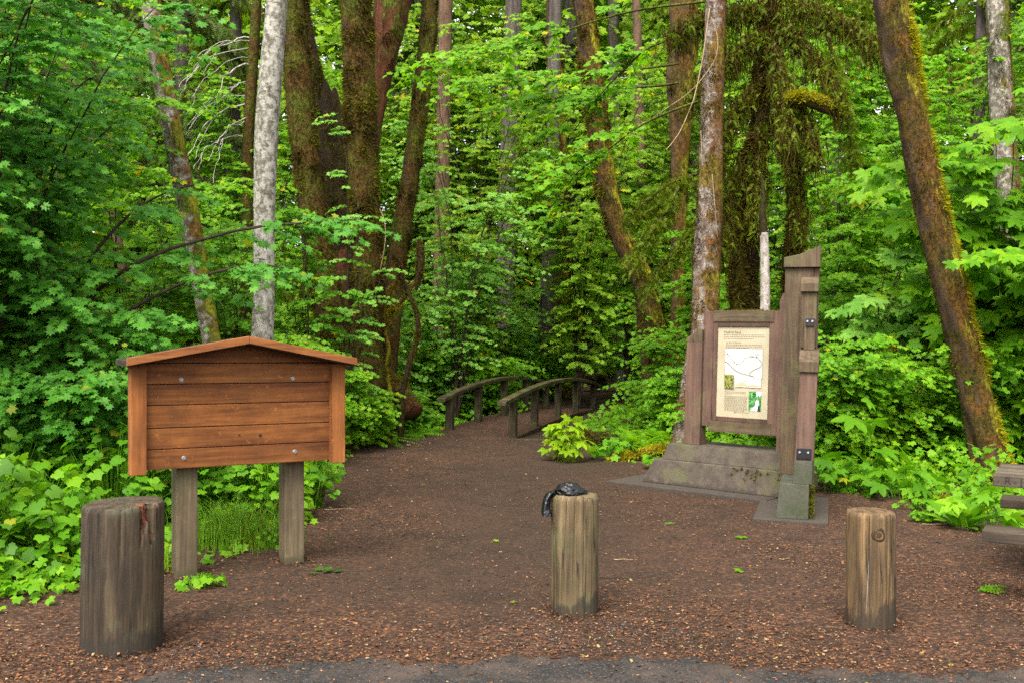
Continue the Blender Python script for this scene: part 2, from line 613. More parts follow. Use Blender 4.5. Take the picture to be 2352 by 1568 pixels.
# ------------------------------------------------------------------ ground, asphalt
def ground_mat():
    t = NT('forest_ground')
    at = t.node('ShaderNodeAttribute', attribute_name='path')
    co = t.coords(world=True)
    n1 = t.noise(co, .7, 5, .6)
    n2 = t.noise(co, 3.1, 5, .65)
    n3 = t.noise(co, 28, 5, .7)
    vo = t.node('ShaderNodeTexVoronoi')
    vo.inputs['Scale'].default_value = 48
    vo.inputs['Randomness'].default_value = 1
    t.link(t.coords((1, 1.6, 1), True), vo.inputs['Vector'])
    sx = t.node('ShaderNodeSeparateColor')
    t.link(vo.outputs['Color'], sx.inputs[0])
    dirt = t.ramp(n3, [(.3, (.0175, .0102, .0060)), (.55, (.0385, .0238, .0148)), (.75, (.058, .0385, .0250))])
    dirt = t.mix(1.0, dirt, t.ramp(n2, [(.3, (.66, .62, .58)), (.7, (1.1, 1.07, 1.03))]), 'MULTIPLY')
    grit = t.noise(co, 75, 5, .8)
    dirt = t.mix(1.0, dirt, t.ramp(grit, [(.34, (.30, .28, .26)), (.5, (.85, .83, .80)), (.66, (1.9, 1.75, 1.6))]), 'MULTIPLY')
    litter = t.ramp(sx.outputs[0], [(.0, (.009, .005, .004)), (.35, (.026, .012, .007)), (.6, (.058, .024, .011)), (.8, (.11, .043, .017)), (1, (.18, .09, .045))])
    litter = t.mix(t.math('MULTIPLY', n3, .6), litter, (.035, .020, .014, 1))
    humus = t.ramp(n3, [(.3, (.010, .007, .005)), (.6, (.034, .021, .013)), (.8, (.07, .04, .02))])
    lm = t.math('ADD', t.math('ADD', t.math('MULTIPLY', n1, .9), t.math('MULTIPLY', n2, .7)), t.math('MULTIPLY', sx.outputs[1], .35))
    lmk = t.step(lm, .84, 1.02)
    lmk = t.math('MULTIPLY', lmk, t.math('SUBTRACT', 1.0, t.math('MULTIPLY', t.node('ShaderNodeAttribute', attribute_name='worn').outputs['Fac'], .85)))
    trail = t.mix(t.math('MULTIPLY', lmk, .85), dirt, litter)
    forest = t.mix(t.step(n2, .42, .6), humus, litter)
    col = t.mix(at.outputs['Fac'], forest, trail)
    hh = t.math('ADD', t.math('MULTIPLY', n3, 1.0), t.math('MULTIPLY', sx.outputs[0], .5))
    return t.done(t.bsdf(col, .9, .2, t.bump(hh, .7, .012)))


def build_ground():
    a = np.linspace(-1, 1, 261)
    X = np.sign(a) * (9 * np.abs(a) + 140 * np.abs(a) ** 5)
    bq = np.linspace(0, 1, 331)
    Y = -6 + 40 * bq + 160 * bq ** 6
    xx, yy = np.meshgrid(X, Y)
    zz = terrain(xx, yy)
    V = np.stack([xx, yy, zz], -1).reshape(-1, 3)
    idx = np.arange(len(V)).reshape(xx.shape)
    Q = np.stack([idx[:-1, :-1], idx[:-1, 1:], idx[1:, 1:], idx[1:, :-1]], -1).reshape(-1, 4)
    o = mesh_np('ground', V, [Q], ground_mat(), smooth=True)
    o['kind'] = 'structure'
    o['label'] = 'brown trail dirt and rusty needle litter of the forest floor'
    at = o.data.attributes.new('path', 'FLOAT', 'POINT')
    pm = np.maximum(pathmask(xx, yy), 1 - sm(yy, 8.5, 10.5 + .0 * xx) * 1.0)
    pm = np.maximum(pm * 1.0, (1 - sm(yy, 10.5, 12.0)) * sm(xx, -1.5, 0) * .8)
    at.data.foreach_set('value', np.clip(pm, 0, 1).astype(np.float32).ravel())
    wt = o.data.attributes.new('worn', 'FLOAT', 'POINT')
    wt.data.foreach_set('value', worn(xx, yy).astype(np.float32).ravel())


def worn(x, y):
    return np.exp(-((x + .1 - .10 * (y - 6) + .25 * np.sin(y * 1.3)) / 1.35) ** 2) * sm(y, 5.5, 6.6)


def asphalt_edge(x):
    return (5.12 - .62 * sm(-x, .5, 2.6) + .06 * np.sin(x * 3.1) + .04 * np.sin(x * 7.7 + 1) + .03 * np.sin(x * 19 + 2) + .02 * np.sin(x * 41 + .6) + .012 * np.sin(x * 87) - .15 * sm(x, .8, 2.5))


def build_asphalt():
    t = NT('asphalt')
    co = t.coords(world=True)
    n = t.noise(co, 90, 4, .75)
    n2 = t.noise(co, 2.5, 4, .6)
    vo = t.node('ShaderNodeTexVoronoi')
    vo.inputs['Scale'].default_value = 110
    t.link(co, vo.inputs['Vector'])
    sx = t.node('ShaderNodeSeparateColor')
    t.link(vo.outputs['Color'], sx.inputs[0])
    col = t.ramp(sx.outputs[0], [(0, (.010, .009, .008)), (.6, (.0190, .0165, .0145)), (.9, (.032, .028, .025)), (1, (.065, .057, .050))])
    col = t.mix(t.step(n2, .45, .7), col, t.ramp(n, [(.3, (.03, .022, .018)), (.7, (.085, .06, .045))]))
    m = t.done(t.bsdf(col, .88, .25, t.bump(t.math('ADD', n, sx.outputs[1]), .6, .006)))
    xs = np.linspace(-9, 9, 1201)
    e = asphalt_edge(xs)
    rows = [np.full_like(xs, -4.0), np.full_like(xs, 2.5), e - .25, e - .05, e]
    zs = [.006, .006, .006, .005, -.012]
    V = np.concatenate([np.stack([xs, rw, np.full_like(xs, z)], 1) for rw, z in zip(rows, zs)])
    idx = np.arange(len(V)).reshape(5, -1)
    Q = np.stack([idx[:-1, :-1], idx[:-1, 1:], idx[1:, 1:], idx[1:, :-1]], -1).reshape(-1, 4)
    o = mesh_np('asphalt_road', V, [Q], m, smooth=True)
    o['kind'] = 'structure'
    o['label'] = 'grey asphalt edge of the parking area at the bottom'


def build_litter():
    n = 330000
    y = 3.9 + 15 * rng.random(n) ** 2.0
    x = (rng.random(n) - .5) * (2.6 + y * 1.15)
    dens = .26 + .74 * sm(np.sin(x * 1.1 + .8) * np.sin(y * 1.35 + x * .5) + .6 * np.sin(x * 2.7 + y * 1.9), -.2, .9)
    dens = dens * (1 - .64 * worn(x, y))
    ed = asphalt_edge(x)
    dens = np.where(y < ed, .50 * np.exp((y - ed) / .13) + .04, dens)
    dens = np.where(np.abs(y - ed - .25) < .25, np.maximum(dens, .75), dens)
    k = rng.random(n) < dens
    x, y = x[k], y[k]
    hx, hy, hz = [], [], []
    for (u, v, r_) in ((1320, 1418, .142), (2000, 1449, .138), (281, 1512, .20), (425, 1322, .09), (675, 1292, .09)):
        g = G(u, v)
        k = 420
        aa = rng.uniform(0, 2 * pi, k)
        q = np.abs(rng.normal(0, .045, k))
        hx.append(g[0] * (g[1] + r_) / g[1] + (r_ + q) * np.cos(aa))
        hy.append(g[1] + r_ + (r_ + q) * np.sin(aa))
        hz.append(np.maximum(0, .030 - q * .5) * rng.random(k))
    hx, hy, hz = np.concatenate(hx), np.concatenate(hy), np.concatenate(hz)
    x, y = np.concatenate([x, hx]), np.concatenate([y, hy])
    n = len(x)
    z = terrain(x, y) + rng.uniform(.004, .014, n)
    z[-len(hz):] += hz
    a = rng.uniform(0, 2 * pi, n)
    d = np.stack([np.cos(a), np.sin(a), rng.normal(0, .22, n)], 1)
    nn = np.stack([rng.normal(0, .3, n), rng.normal(0, .3, n), np.ones(n)], 1)
    T = (np.array([(-.3, 0, 0), (.22, .15, .02), (.3, .8, .0), (-.15, 1, .08)]), np.array([(0, 1, 2, 3)]))
    V, Q = leaves(T, np.stack([x, y, z], 1), d, nn, rng.uniform(.005, .015, n) * rng.choice([1, 1, 1, 1, 1, 1.9], n))
    t = NT('leaf_litter')
    g = t.node('ShaderNodeNewGeometry')
    col = t.ramp(g.outputs['Random Per Island'], [(0, (.012, .006, .004)), (.3, (.034, .015, .008)), (.55, (.078, .034, .015)), (.76, (.140, .058, .023)),
                                                  (.88, (.20, .070, .022)), (.96, (.25, .16, .09)), (1, (.16, .15, .03))])
    m = t.done(t.bsdf(col, .85, .2))
    o = mesh_np('leaf_litter', V, [Q], m)
    o['kind'] = 'stuff'
    o['label'] = 'rusty scatter of dry leaf and needle litter on the dirt'
    # gravel specks
    n = 760
    y = 4.2 + 3.2 * rng.random(n)
    x = (rng.random(n) - .5) * 7
    x[:400] = rng.normal(.5, .5, 400)
    y[:400] = rng.normal(5.55, .22, 400)
    x[400:560] = rng.normal(-1.55, .35, 160)
    y[400:560] = rng.normal(4.95, .18, 160)
    ico = bmesh.new()
    bmesh.ops.create_icosphere(ico, subdivisions=1, radius=1)
    T = np.array([v.co[:] for v in ico.verts])
    Fc = np.array([[v.index for v in f.verts] for f in ico.faces])
    ico.free()
    T = T * (1 + .25 * rng.normal(size=(len(T), 1))) * np.array([1, .8, .55])
    a = rng.uniform(0, 6.28, n)
    d = np.stack([np.cos(a), np.sin(a), 0 * a], 1)
    V, Q = leaves((T, Fc), np.stack([x, y, terrain(x, y) + .004], 1), d, np.tile((0, 0, 1.0), (n, 1)), rng.uniform(.003, .010, n))
    t = NT('gravel')
    g = t.node('ShaderNodeNewGeometry')
    col = t.ramp(g.outputs['Random Per Island'], [(0, (.022, .020, .017)), (.7, (.05, .046, .041)), (1, (.12, .11, .10))])
    o = mesh_np('gravel', V, [Q], t.done(t.bsdf(col, .8, .3)))
    o['kind'] = 'stuff'
    o['label'] = 'loose grey pebbles scattered round the bollard feet'


build_ground()
build_asphalt()
build_litter()


# ------------------------------------------------------------------ wooden notice board (left)
def build_board():
    O = (-2.44, 6.40)
    ang = radians(32.2)
    fr = Frame(O, ang, -.012)
    e = fr.e[:2]
    ps = lambda u, v: PL(u, v, O, e)
    t = thing('notice_board', 'bare orange-brown plank notice board with a low gabled roof on two grey posts', 'notice board', (*fr(0.7, .1, 0)[:2], 0))
    wd = wood_rot('cedar_board', (.074, .024, .006), (.160, .059, .014), (.24, .102, .028), ang, 7, mottled=.34)
    wlight = wood_mat('cedar_upright', (.115, .040, .012), (.215, .082, .024), (.31, .130, .042), 'z', 8, mottled=.14)
    wroof = wood_rot('cedar_fascia', (.115, .040, .012), (.215, .084, .025), (.32, .138, .044), ang, 9, mottled=.05)
    wgrey = wood_rot('weathered_roof_board', (.016, .012, .009), (.030, .024, .018), (.055, .045, .036), ang, 8)
    sL0, sL1 = ps(305, 960)[0], ps(342, 960)[0]
    sR0, sR1 = ps(766, 940)[0], ps(797, 940)[0]
    seams = [ps(342, v)[1] for v in (1082, 1034.6, 985, 932, 883, 834)]
    # backboard: five boards plus the gable piece, one mesh
    mb = MB()
    for i in range(5):
        fbox(mb, fr, sL1 - .03, sR0 + .03, .045 + (.003 if i % 2 else 0), .073, seams[i] + .0025, seams[i + 1] - .0025)
    gz = seams[5]
    rz = ps(580, 787)[1]
    sm_ = ps(580, 787)[0]
    fprism(mb, fr, [(sL1 - .03, gz + .0025), (sR0 + .03, gz + .0025), (sR0 + .03, gz + .03), (sm_, rz - .02), (sL1 - .03, gz + .03)], .047, .073)
    fbox(MB(), fr, sL1 - .03, sR0 + .03, .0735, .0855, seams[0] + .01, gz + .02).build('gap_shade_sheet', flat_mat('gap_shade_dark', (.008, .005, .004)), t)  # added dark sheet, stands in for the shade in the plank gaps
    mb.build('backboard', wd, t, .004)
    # uprights
    zt = ps(305, 836)[1]
    a = fbox(MB(), fr, sL0, sL1, 0, .09, ps(305, 1092)[1], zt + .0).build('side_upright', wlight, t, .005)
    b = fbox(MB(), fr, sR0, sR1, 0, .09, ps(797, 1061)[1], zt + .0).build('side_upright', wlight, t, .005)
    # roof: two sloping slabs meeting at the ridge
    f0 = -.13
    pr = lambda u, v: PL(u, v, fr(0, f0, 0)[:2], e)
    eL, ez = pr(300, 838)
    eR = pr(825, 832)[0]
    sm_, ridge_z = pr(580, 787)
    th_ = .040
    for s_end, nm in ((eL, 'l'), (eR, 'r')):
        gap = -.001 if nm == 'l' else .001
        prof = [(s_end, ez), (sm_ + gap, ridge_z), (sm_ + gap, ridge_z + th_), (s_end, ez + th_)]
        prof = [(a_, z_ - .014) for a_, z_ in prof]
        fprism(MB(), fr, prof, f0 + .028, .27).build('roof_panel', wgrey, t, .003)
        prof = [(s_end - (.004 if nm == 'l' else -.004), ez - .006), (sm_ + gap, ridge_z - .006), (sm_ + gap, ridge_z + th_ + .004), (s_end - (.004 if nm == 'l' else -.004), ez + th_ + .004)]
        fprism(MB(), fr, prof, f0, f0 + .026).build('roof_fascia', wroof, t, .003)
    # posts
    wpost = wood_mat('weathered_post', (.050, .040, .027), (.098, .079, .055), (.165, .142, .102), 'z', 8, green=(.055, .058, .022), greenamt=.35, stain_z=.06,
                     stain_col=(.05, .045, .02), mottled=.1)
    for (u, v, zz) in ((405, 1328, 1.2), (655, 1296, 1.2)):
        g = G(u, v)
        s = (g[0] - O[0]) * e[0] + (g[1] - O[1]) * e[1]
        b0 = max(.086, float((g[:2] - np.array(O)) @ fr.b[:2]))
        fbox(MB(), fr, s, s + .142, b0, b0 + .142, -.05, zz).build('post', wpost, t, .008)
    # carriage bolts on washers
    zinc = flat_mat('zinc', (.34, .34, .33), .45, .5, .8)
    for (u, v) in ((424, 872), (681, 869), (428, 1053), (684, 1038)):
        s, z = ps(u, v)
        mb = MB()
        fdisc(mb, fr, s + .005, z, .046, .017, .004, 14)
        fdisc(mb, fr, s + .005, z, .042, .009, .008, 8)
        mb.build('bolt', zinc, t)
    # knots
    kn = flat_mat('knot', (.03, .014, .008), .7)
    for (u, v, r) in ((606, 1000, .012), (558, 999, .007)):
        s, z = ps(u, v)
        fdisc(MB(), fr, s, z, .0465, r, .0025, 12).build('knot', kn, t)


def wood_rot(name, dark, mid, light, ang, scale=8, mottled=0.0, bumpd=.003, green=None, greenamt=0.0):
    """grain along a horizontal direction at an angle"""
    t = NT(name)
    dark, mid, light = ((q[0] * .97, q[1] * .89, q[2] * .74) for q in (dark, mid, light))
    src = t.node('ShaderNodeTexCoord').outputs['Object']
    rot = t.node('ShaderNodeMapping')
    rot.inputs['Rotation'].default_value = (0, 0, -ang)
    t.link(src, rot.inputs[0])
    mp = t.node('ShaderNodeMapping')
    mp.inputs['Scale'].default_value = (.06, 1, 1)
    t.link(rot.outputs[0], mp.inputs[0])
    g = t.node('ShaderNodeNewGeometry')
    off = t.node('ShaderNodeVectorMath', operation='ADD')
    cx = t.node('ShaderNodeCombineXYZ')
    t.link(t.math('MULTIPLY', g.outputs['Random Per Island'], 7.0), cx.inputs[0])
    t.link(t.math('MULTIPLY', g.outputs['Random Per Island'], 3.0), cx.inputs[2])
    t.link(mp.outputs[0], off.inputs[0])
    t.link(cx.outputs[0], off.inputs[1])
    g1 = t.noise(off.outputs[0], scale * 5, 6, .68, .3)
    g2 = t.noise(off.outputs[0], scale * 1.3, 4, .6, .8)
    big = t.noise(rot.outputs[0], 5.5, 5, .65)
    f = t.math('ADD', t.math('MULTIPLY', g1, .5), t.math('MULTIPLY', g2, .5))
    col = t.ramp(f, [(.36, dark), (.5, mid), (.64, light)])
    col = t.mix(1.0, col, t.ramp(big, [(.3, (.62, .60, .60)), (.7, (1.15, 1.12, 1.08))]), 'MULTIPLY')
    tone = t.ramp(g.outputs['Random Per Island'], [(0, (.80, .76, .74)), (1, (1.12, 1.12, 1.1))])
    col = t.mix(1.0, col, tone, 'MULTIPLY')
    if green:
        gm = t.step(t.noise(src, 4.5, 5, .62), .62 - greenamt * .35, .78 - greenamt * .2)
        col = t.mix(t.math('MULTIPLY', gm, .85), col, green)
    if mottled:
        sp = t.step(t.noise(rot.outputs[0], 24, 4, .7), .62, .72)
        col = t.mix(t.math('MULTIPLY', sp, mottled), col, tuple(min(1, c * 2.0) for c in light[:3]))
    saw = t.noise(rot.outputs[0], 160, 2, .6)
    hh = t.math('ADD', g1, t.math('MULTIPLY', saw, .35))
    return t.done(t.bsdf(col, .72, .28, t.bump(hh, .7, bumpd)))


build_board()


# ------------------------------------------------------------------ bollards
def bollard(label, cx, cy, r, h, lean, tone, notch=None, chamfer=.012, seed=0, knot=None, scratch=False, square=0.0, slope=(0, 0)):
    rr = np.random.default_rng(seed)
    t = thing('bollard', label, 'bollard', (cx, cy, 0), 'round timber bollards across the trail entrance')
    n = 220
    a = np.linspace(0, 2 * pi, n, endpoint=False)
    rad = r * (1 + .012 * np.sin(3 * a + seed) + .010 * np.sin(5 * a + 2 * seed) + square * np.abs(np.sin(2 * a)) * .12)
    ncr = 20
    cr = rr.uniform(0, 2 * pi, ncr)
    cw = rr.uniform(.018, .045, ncr)
    cdp = rr.uniform(.003, .018, ncr) * rr.random(ncr)
    zs = np.concatenate([[-.08], np.linspace(0, h - .03, 26), [h - .022, h - .012, h - .005, h]])
    V = []
    for z in zs:
        k = sm(z, 0, h)
        rz = rad.copy()
        for c, wd, dp in zip(cr, cw, cdp):
            da = (a - c - .05 * sin(z * 4 + c) + pi) % (2 * pi) - pi
            rz -= dp * np.exp(-(da / wd) ** 2) * sm(z, h * (.0 + .8 * ((c * 7) % 1)) - .2, h) * r / .14
        rz += rr.normal(0, .0006, n)
        if z > h - .03:
            rz -= chamfer * ((z - (h - .03)) / .03) ** 2 * (1 + .4 * np.sin(a * 7 + seed))
        if notch is not None:
            na, nw, nd, nz = notch
            da = (a - na + pi) % (2 * pi) - pi
            lim = sm(z - .05 * np.sin(a * 17) - .03 * np.sin(a * 41 + 1), nz - .03, nz)
            rz -= nd * (1 - sm(np.abs(da), nw * .85, nw)) * lim * (1 + .12 * rr.normal(size=n))
        zz = z + (slope[0] * np.cos(a) + slope[1] * np.sin(a)) * r * (1 if z > h * .9 else 0)
        V.append(np.stack([cx + rz * np.cos(a) + lean * z, cy + rz * np.sin(a), zz], 1))
    for q in (.82, .5, .2):
        z = h + .003 * rr.normal(size=n) * .5
        rz = (np.hypot(V[len(zs) - 1][:, 0] - cx - lean * h, V[len(zs) - 1][:, 1] - cy)) * q
        zz = h + (slope[0] * np.cos(a) + slope[1] * np.sin(a)) * r * q + .002 * rr.normal(size=n)
        V.append(np.stack([cx + rz * np.cos(a) + lean * h, cy + rz * np.sin(a), zz], 1))
    V = np.array(V)
    nr = len(V)
    idx = np.arange(nr * n).reshape(nr, n)
    nx = np.roll(idx, -1, 1)
    Q = np.stack([idx[:-1], nx[:-1], nx[1:], idx[1:]], -1).reshape(-1, 4)
    V = np.concatenate([V.reshape(-1, 3), [[cx + lean * h, cy, h]]])
    T = np.stack([idx[-1], nx[-1], np.full(n, nr * n)], -1)
    o = mesh_np('timber_post', V, [Q, T], tone, t, smooth=False)
    if notch is not None:
        o.data.materials.append(BROKEN)
        mi = np.zeros(len(o.data.polygons), np.int32)
        for p in o.data.polygons:
            c = p.center
            if c[2] > notch[3] - .02 + .05 * math.sin(math.atan2(c[1], c[0]) * 17) + .03 * math.sin(math.atan2(c[1], c[0]) * 41 + 1) and abs((math.atan2(c[1], c[0]) - notch[0] + pi) % (2 * pi) - pi) < notch[1] * .93 and math.hypot(c[0], c[1]) > r * .55:
                mi[p.index] = 1
        o.data.polygons.foreach_set('material_index', mi)
    if knot:
        az, kz, kr = knot
        c = np.array((cx + r * cos(az) * .985 + lean * kz, cy + r * sin(az) * .985, kz))
        nrm = np.array((cos(az), sin(az), 0))
        tan = np.array((-sin(az), cos(az), 0))
        mb = MB()
        m_ = 20
        prev = None
        V, Fc = [], []
        for (q, hh) in ((1.9, -.004), (1.35, .005), (1.05, .008), (.9, -.002), (.45, .006), (.15, .006)):
            for k in range(m_):
                aa = 2 * pi * k / m_
                rq = kr * q * (1 + .10 * sin(3 * aa + q * 3))
                V.append(c + tan * rq * cos(aa) + np.array((0, 0, 1)) * rq * sin(aa) * 1.1 + nrm * (hh - (rq * cos(aa)) ** 2 / (2 * r)))
        for ring in range(5):
            for k in range(m_):
                Fc.append((ring * m_ + k, ring * m_ + (k + 1) % m_, (ring + 1) * m_ + (k + 1) % m_, (ring + 1) * m_ + k))
        Fc.append(tuple(5 * m_ + k for k in range(m_)))
        mb.add(V, Fc).build('knot', KNOT, t)
    if scratch:
        mb = MB()
        az = -pi / 2 - .52
        V, Fc = [], []
        for k in range(9):
            z = .10 + .30 * k / 8
            wv = .0022 * (1 - abs(k - 4) / 6)
            aa = az + .10 * (k / 8)
            c = np.array((cx + (r + .003) * cos(aa) + lean * z, cy + (r + .003) * sin(aa), z))
            tn = np.array((-sin(aa), cos(aa), 0))
            V += [c - tn * wv, c + tn * wv]
        Fc = [(2 * k, 2 * k + 1, 2 * k + 3, 2 * k + 2) for k in range(8)]
        mb.add(V, Fc).build('scratch_mark', flat_mat('pale_scratch', (.20, .185, .16), .8), t)
    return t


BROKEN = wood_mat('broken_wood', (.030, .010, .006), (.085, .030, .016), (.21, .085, .045), 'z', 16, bumpd=.012, cracks=.9)
KNOT = wood_mat('knot_wood', (.012, .008, .005), (.035, .022, .012), (.10, .065, .032), 'z', 30, bumpd=.006)
W1 = wood_mat('bollard_wood_dark', (.016, .0115, .0078), (.037, .028, .0195), (.090, .068, .045), 'z', 9, cracks=.8, bumpd=.007, green=(.055, .058, .030), greenamt=.25, stain_z=.10)
W2 = wood_mat('bollard_wood_olive', (.040, .029, .016), (.090, .069, .042), (.175, .132, .078), 'z', 9, cracks=.8, bumpd=.007, green=(.085, .085, .035), greenamt=.45, stain_z=.085)
W3 = wood_mat('bollard_wood_honey', (.036, .023, .013), (.090, .062, .036), (.205, .138, .070), 'z', 9, cracks=.8, bumpd=.007, green=(.08, .075, .03), greenamt=.1, stain_z=.13)


def place_bollards():
    g = G(1320, 1418)
    bollard('olive-grey timber bollard with a black plastic bag lying on its top', g[0] * (g[1] + .142) / g[1], g[1] + .142, .142, .71, -.014, W2, seed=3, chamfer=.016)
    g = G(2000, 1449)
    bollard('honey-brown timber bollard with a large round knot and a pale scratch', g[0] * (g[1] + .138) / g[1], g[1] + .138, .138, .665, -.016, W3, seed=5, chamfer=.010,
            knot=(-pi / 2 - .02, .55, .026), scratch=True)
    g = G(281, 1512)
    bollard('widest dark timber bollard with a broken notch in its top rim', g[0] * (g[1] + .20) / g[1], g[1] + .20, .200, .755, 0.0, W1, seed=11, chamfer=.010,
            notch=(-.58, .24, .055, .635), square=.25, slope=(.03, .02))


place_bollards()


def build_bag():
    g = G(1320, 1418)
    bx, by, bz = g[0] * (g[1] + .142) / g[1] - .012, g[1] + .142, .71
    t = NT('black_plastic')
    n = t.noise(t.coords(), 26, 4, .55, 1.2)
    m = t.done(t.bsdf((.004, .004, .005), .25, .38, t.bump(n, .85, .012)))
    bm = bmesh.new()
    bmesh.ops.create_icosphere(bm, subdivisions=5, radius=1)
    rr = random.Random(4)
    from mathutils import noise as mn
    for v in bm.verts:
        p = v.co.copy()
        rd = 1 + .10 * mn.noise(p * 1.7) - .22 * abs(mn.noise(p * 2.3 + Vector((3, 1, 2)))) - .05 * abs(mn.noise(p * 5))
        x, y, z = p.x * rd, p.y * rd, p.z * rd
        # long lump: highest left of its middle, a thin pinched tail to the right
        pin = 1 - .72 * max(0, x) ** 1.3
        v.co = Vector((x * .100 + (.022 if x > .6 else 0) * (x - .6), y * .085 * pin, max(z, -.25) * .062 * (pin * .9 + .1) + .010))
        if x < -.3:
            v.co.z += .004
    V = [(bx - .02 + v.co.x, by - .02 + v.co.y, bz + v.co.z + .004) for v in bm.verts]
    Fc = [[v.index for v in f.verts] for f in bm.faces]
    bm.free()
    mb = MB()
    mb.add(V, Fc)
    # neck of the bag hanging over the left rim
    path = [(-.085, -.02, .030), (-.118, -.03, .026), (-.148, -.04, .010), (-.166, -.045, -.025), (-.172, -.05, -.065), (-.170, -.05, -.105), (-.166, -.05, -.128)]
    wd = [.034, .030, .026, .026, .030, .034, .040]
    n = 14
    V, Fc = [], []
    for i, (p, w_) in enumerate(zip(path, wd)):
        for k in range(n):
            a = 2 * pi * k / n
            rj = 1 + .22 * sin(4 * a + i * .7) + .1 * rr.random()
            V.append((bx + p[0] + .5 * w_ * cos(a) * rj * 1.5, by + p[1] + w_ * sin(a) * rj, bz + p[2] + (.006 * rr.random() if i == len(path) - 1 else 0) + (.4 * w_ * cos(a) if i < 2 else 0)))
    for i in range(len(path) - 1):
        for k in range(n):
            Fc.append((i * n + k, i * n + (k + 1) % n, (i + 1) * n + (k + 1) % n, (i + 1) * n + k))
    mb.add(V, Fc)
    o = mb.build('plastic_bag', m, origin=(bx, by, bz), smooth=True)
    o['label'] = 'crumpled black plastic bag lying on top of the middle bollard'
    o['category'] = 'plastic bag'


build_bag()


# ------------------------------------------------------------------ trail information sign (right)
def text_mesh(body, size):
    cu = bpy.data.curves.new('text', 'FONT')
    cu.body = body
    cu.size = size
    cu.align_x = 'LEFT'
    o = bpy.data.objects.new('text', cu)
    C.objects.link(o)
    bpy.context.view_layer.update()
    me = bpy.data.meshes.new_from_object(o.evaluated_get(bpy.context.evaluated_depsgraph_get()))
    V = [tuple(v.co) for v in me.vertices]
    Fc = [tuple(p.vertices) for p in me.polygons]
    bpy.data.objects.remove(o)
    bpy.data.meshes.remove(me)
    return V, Fc


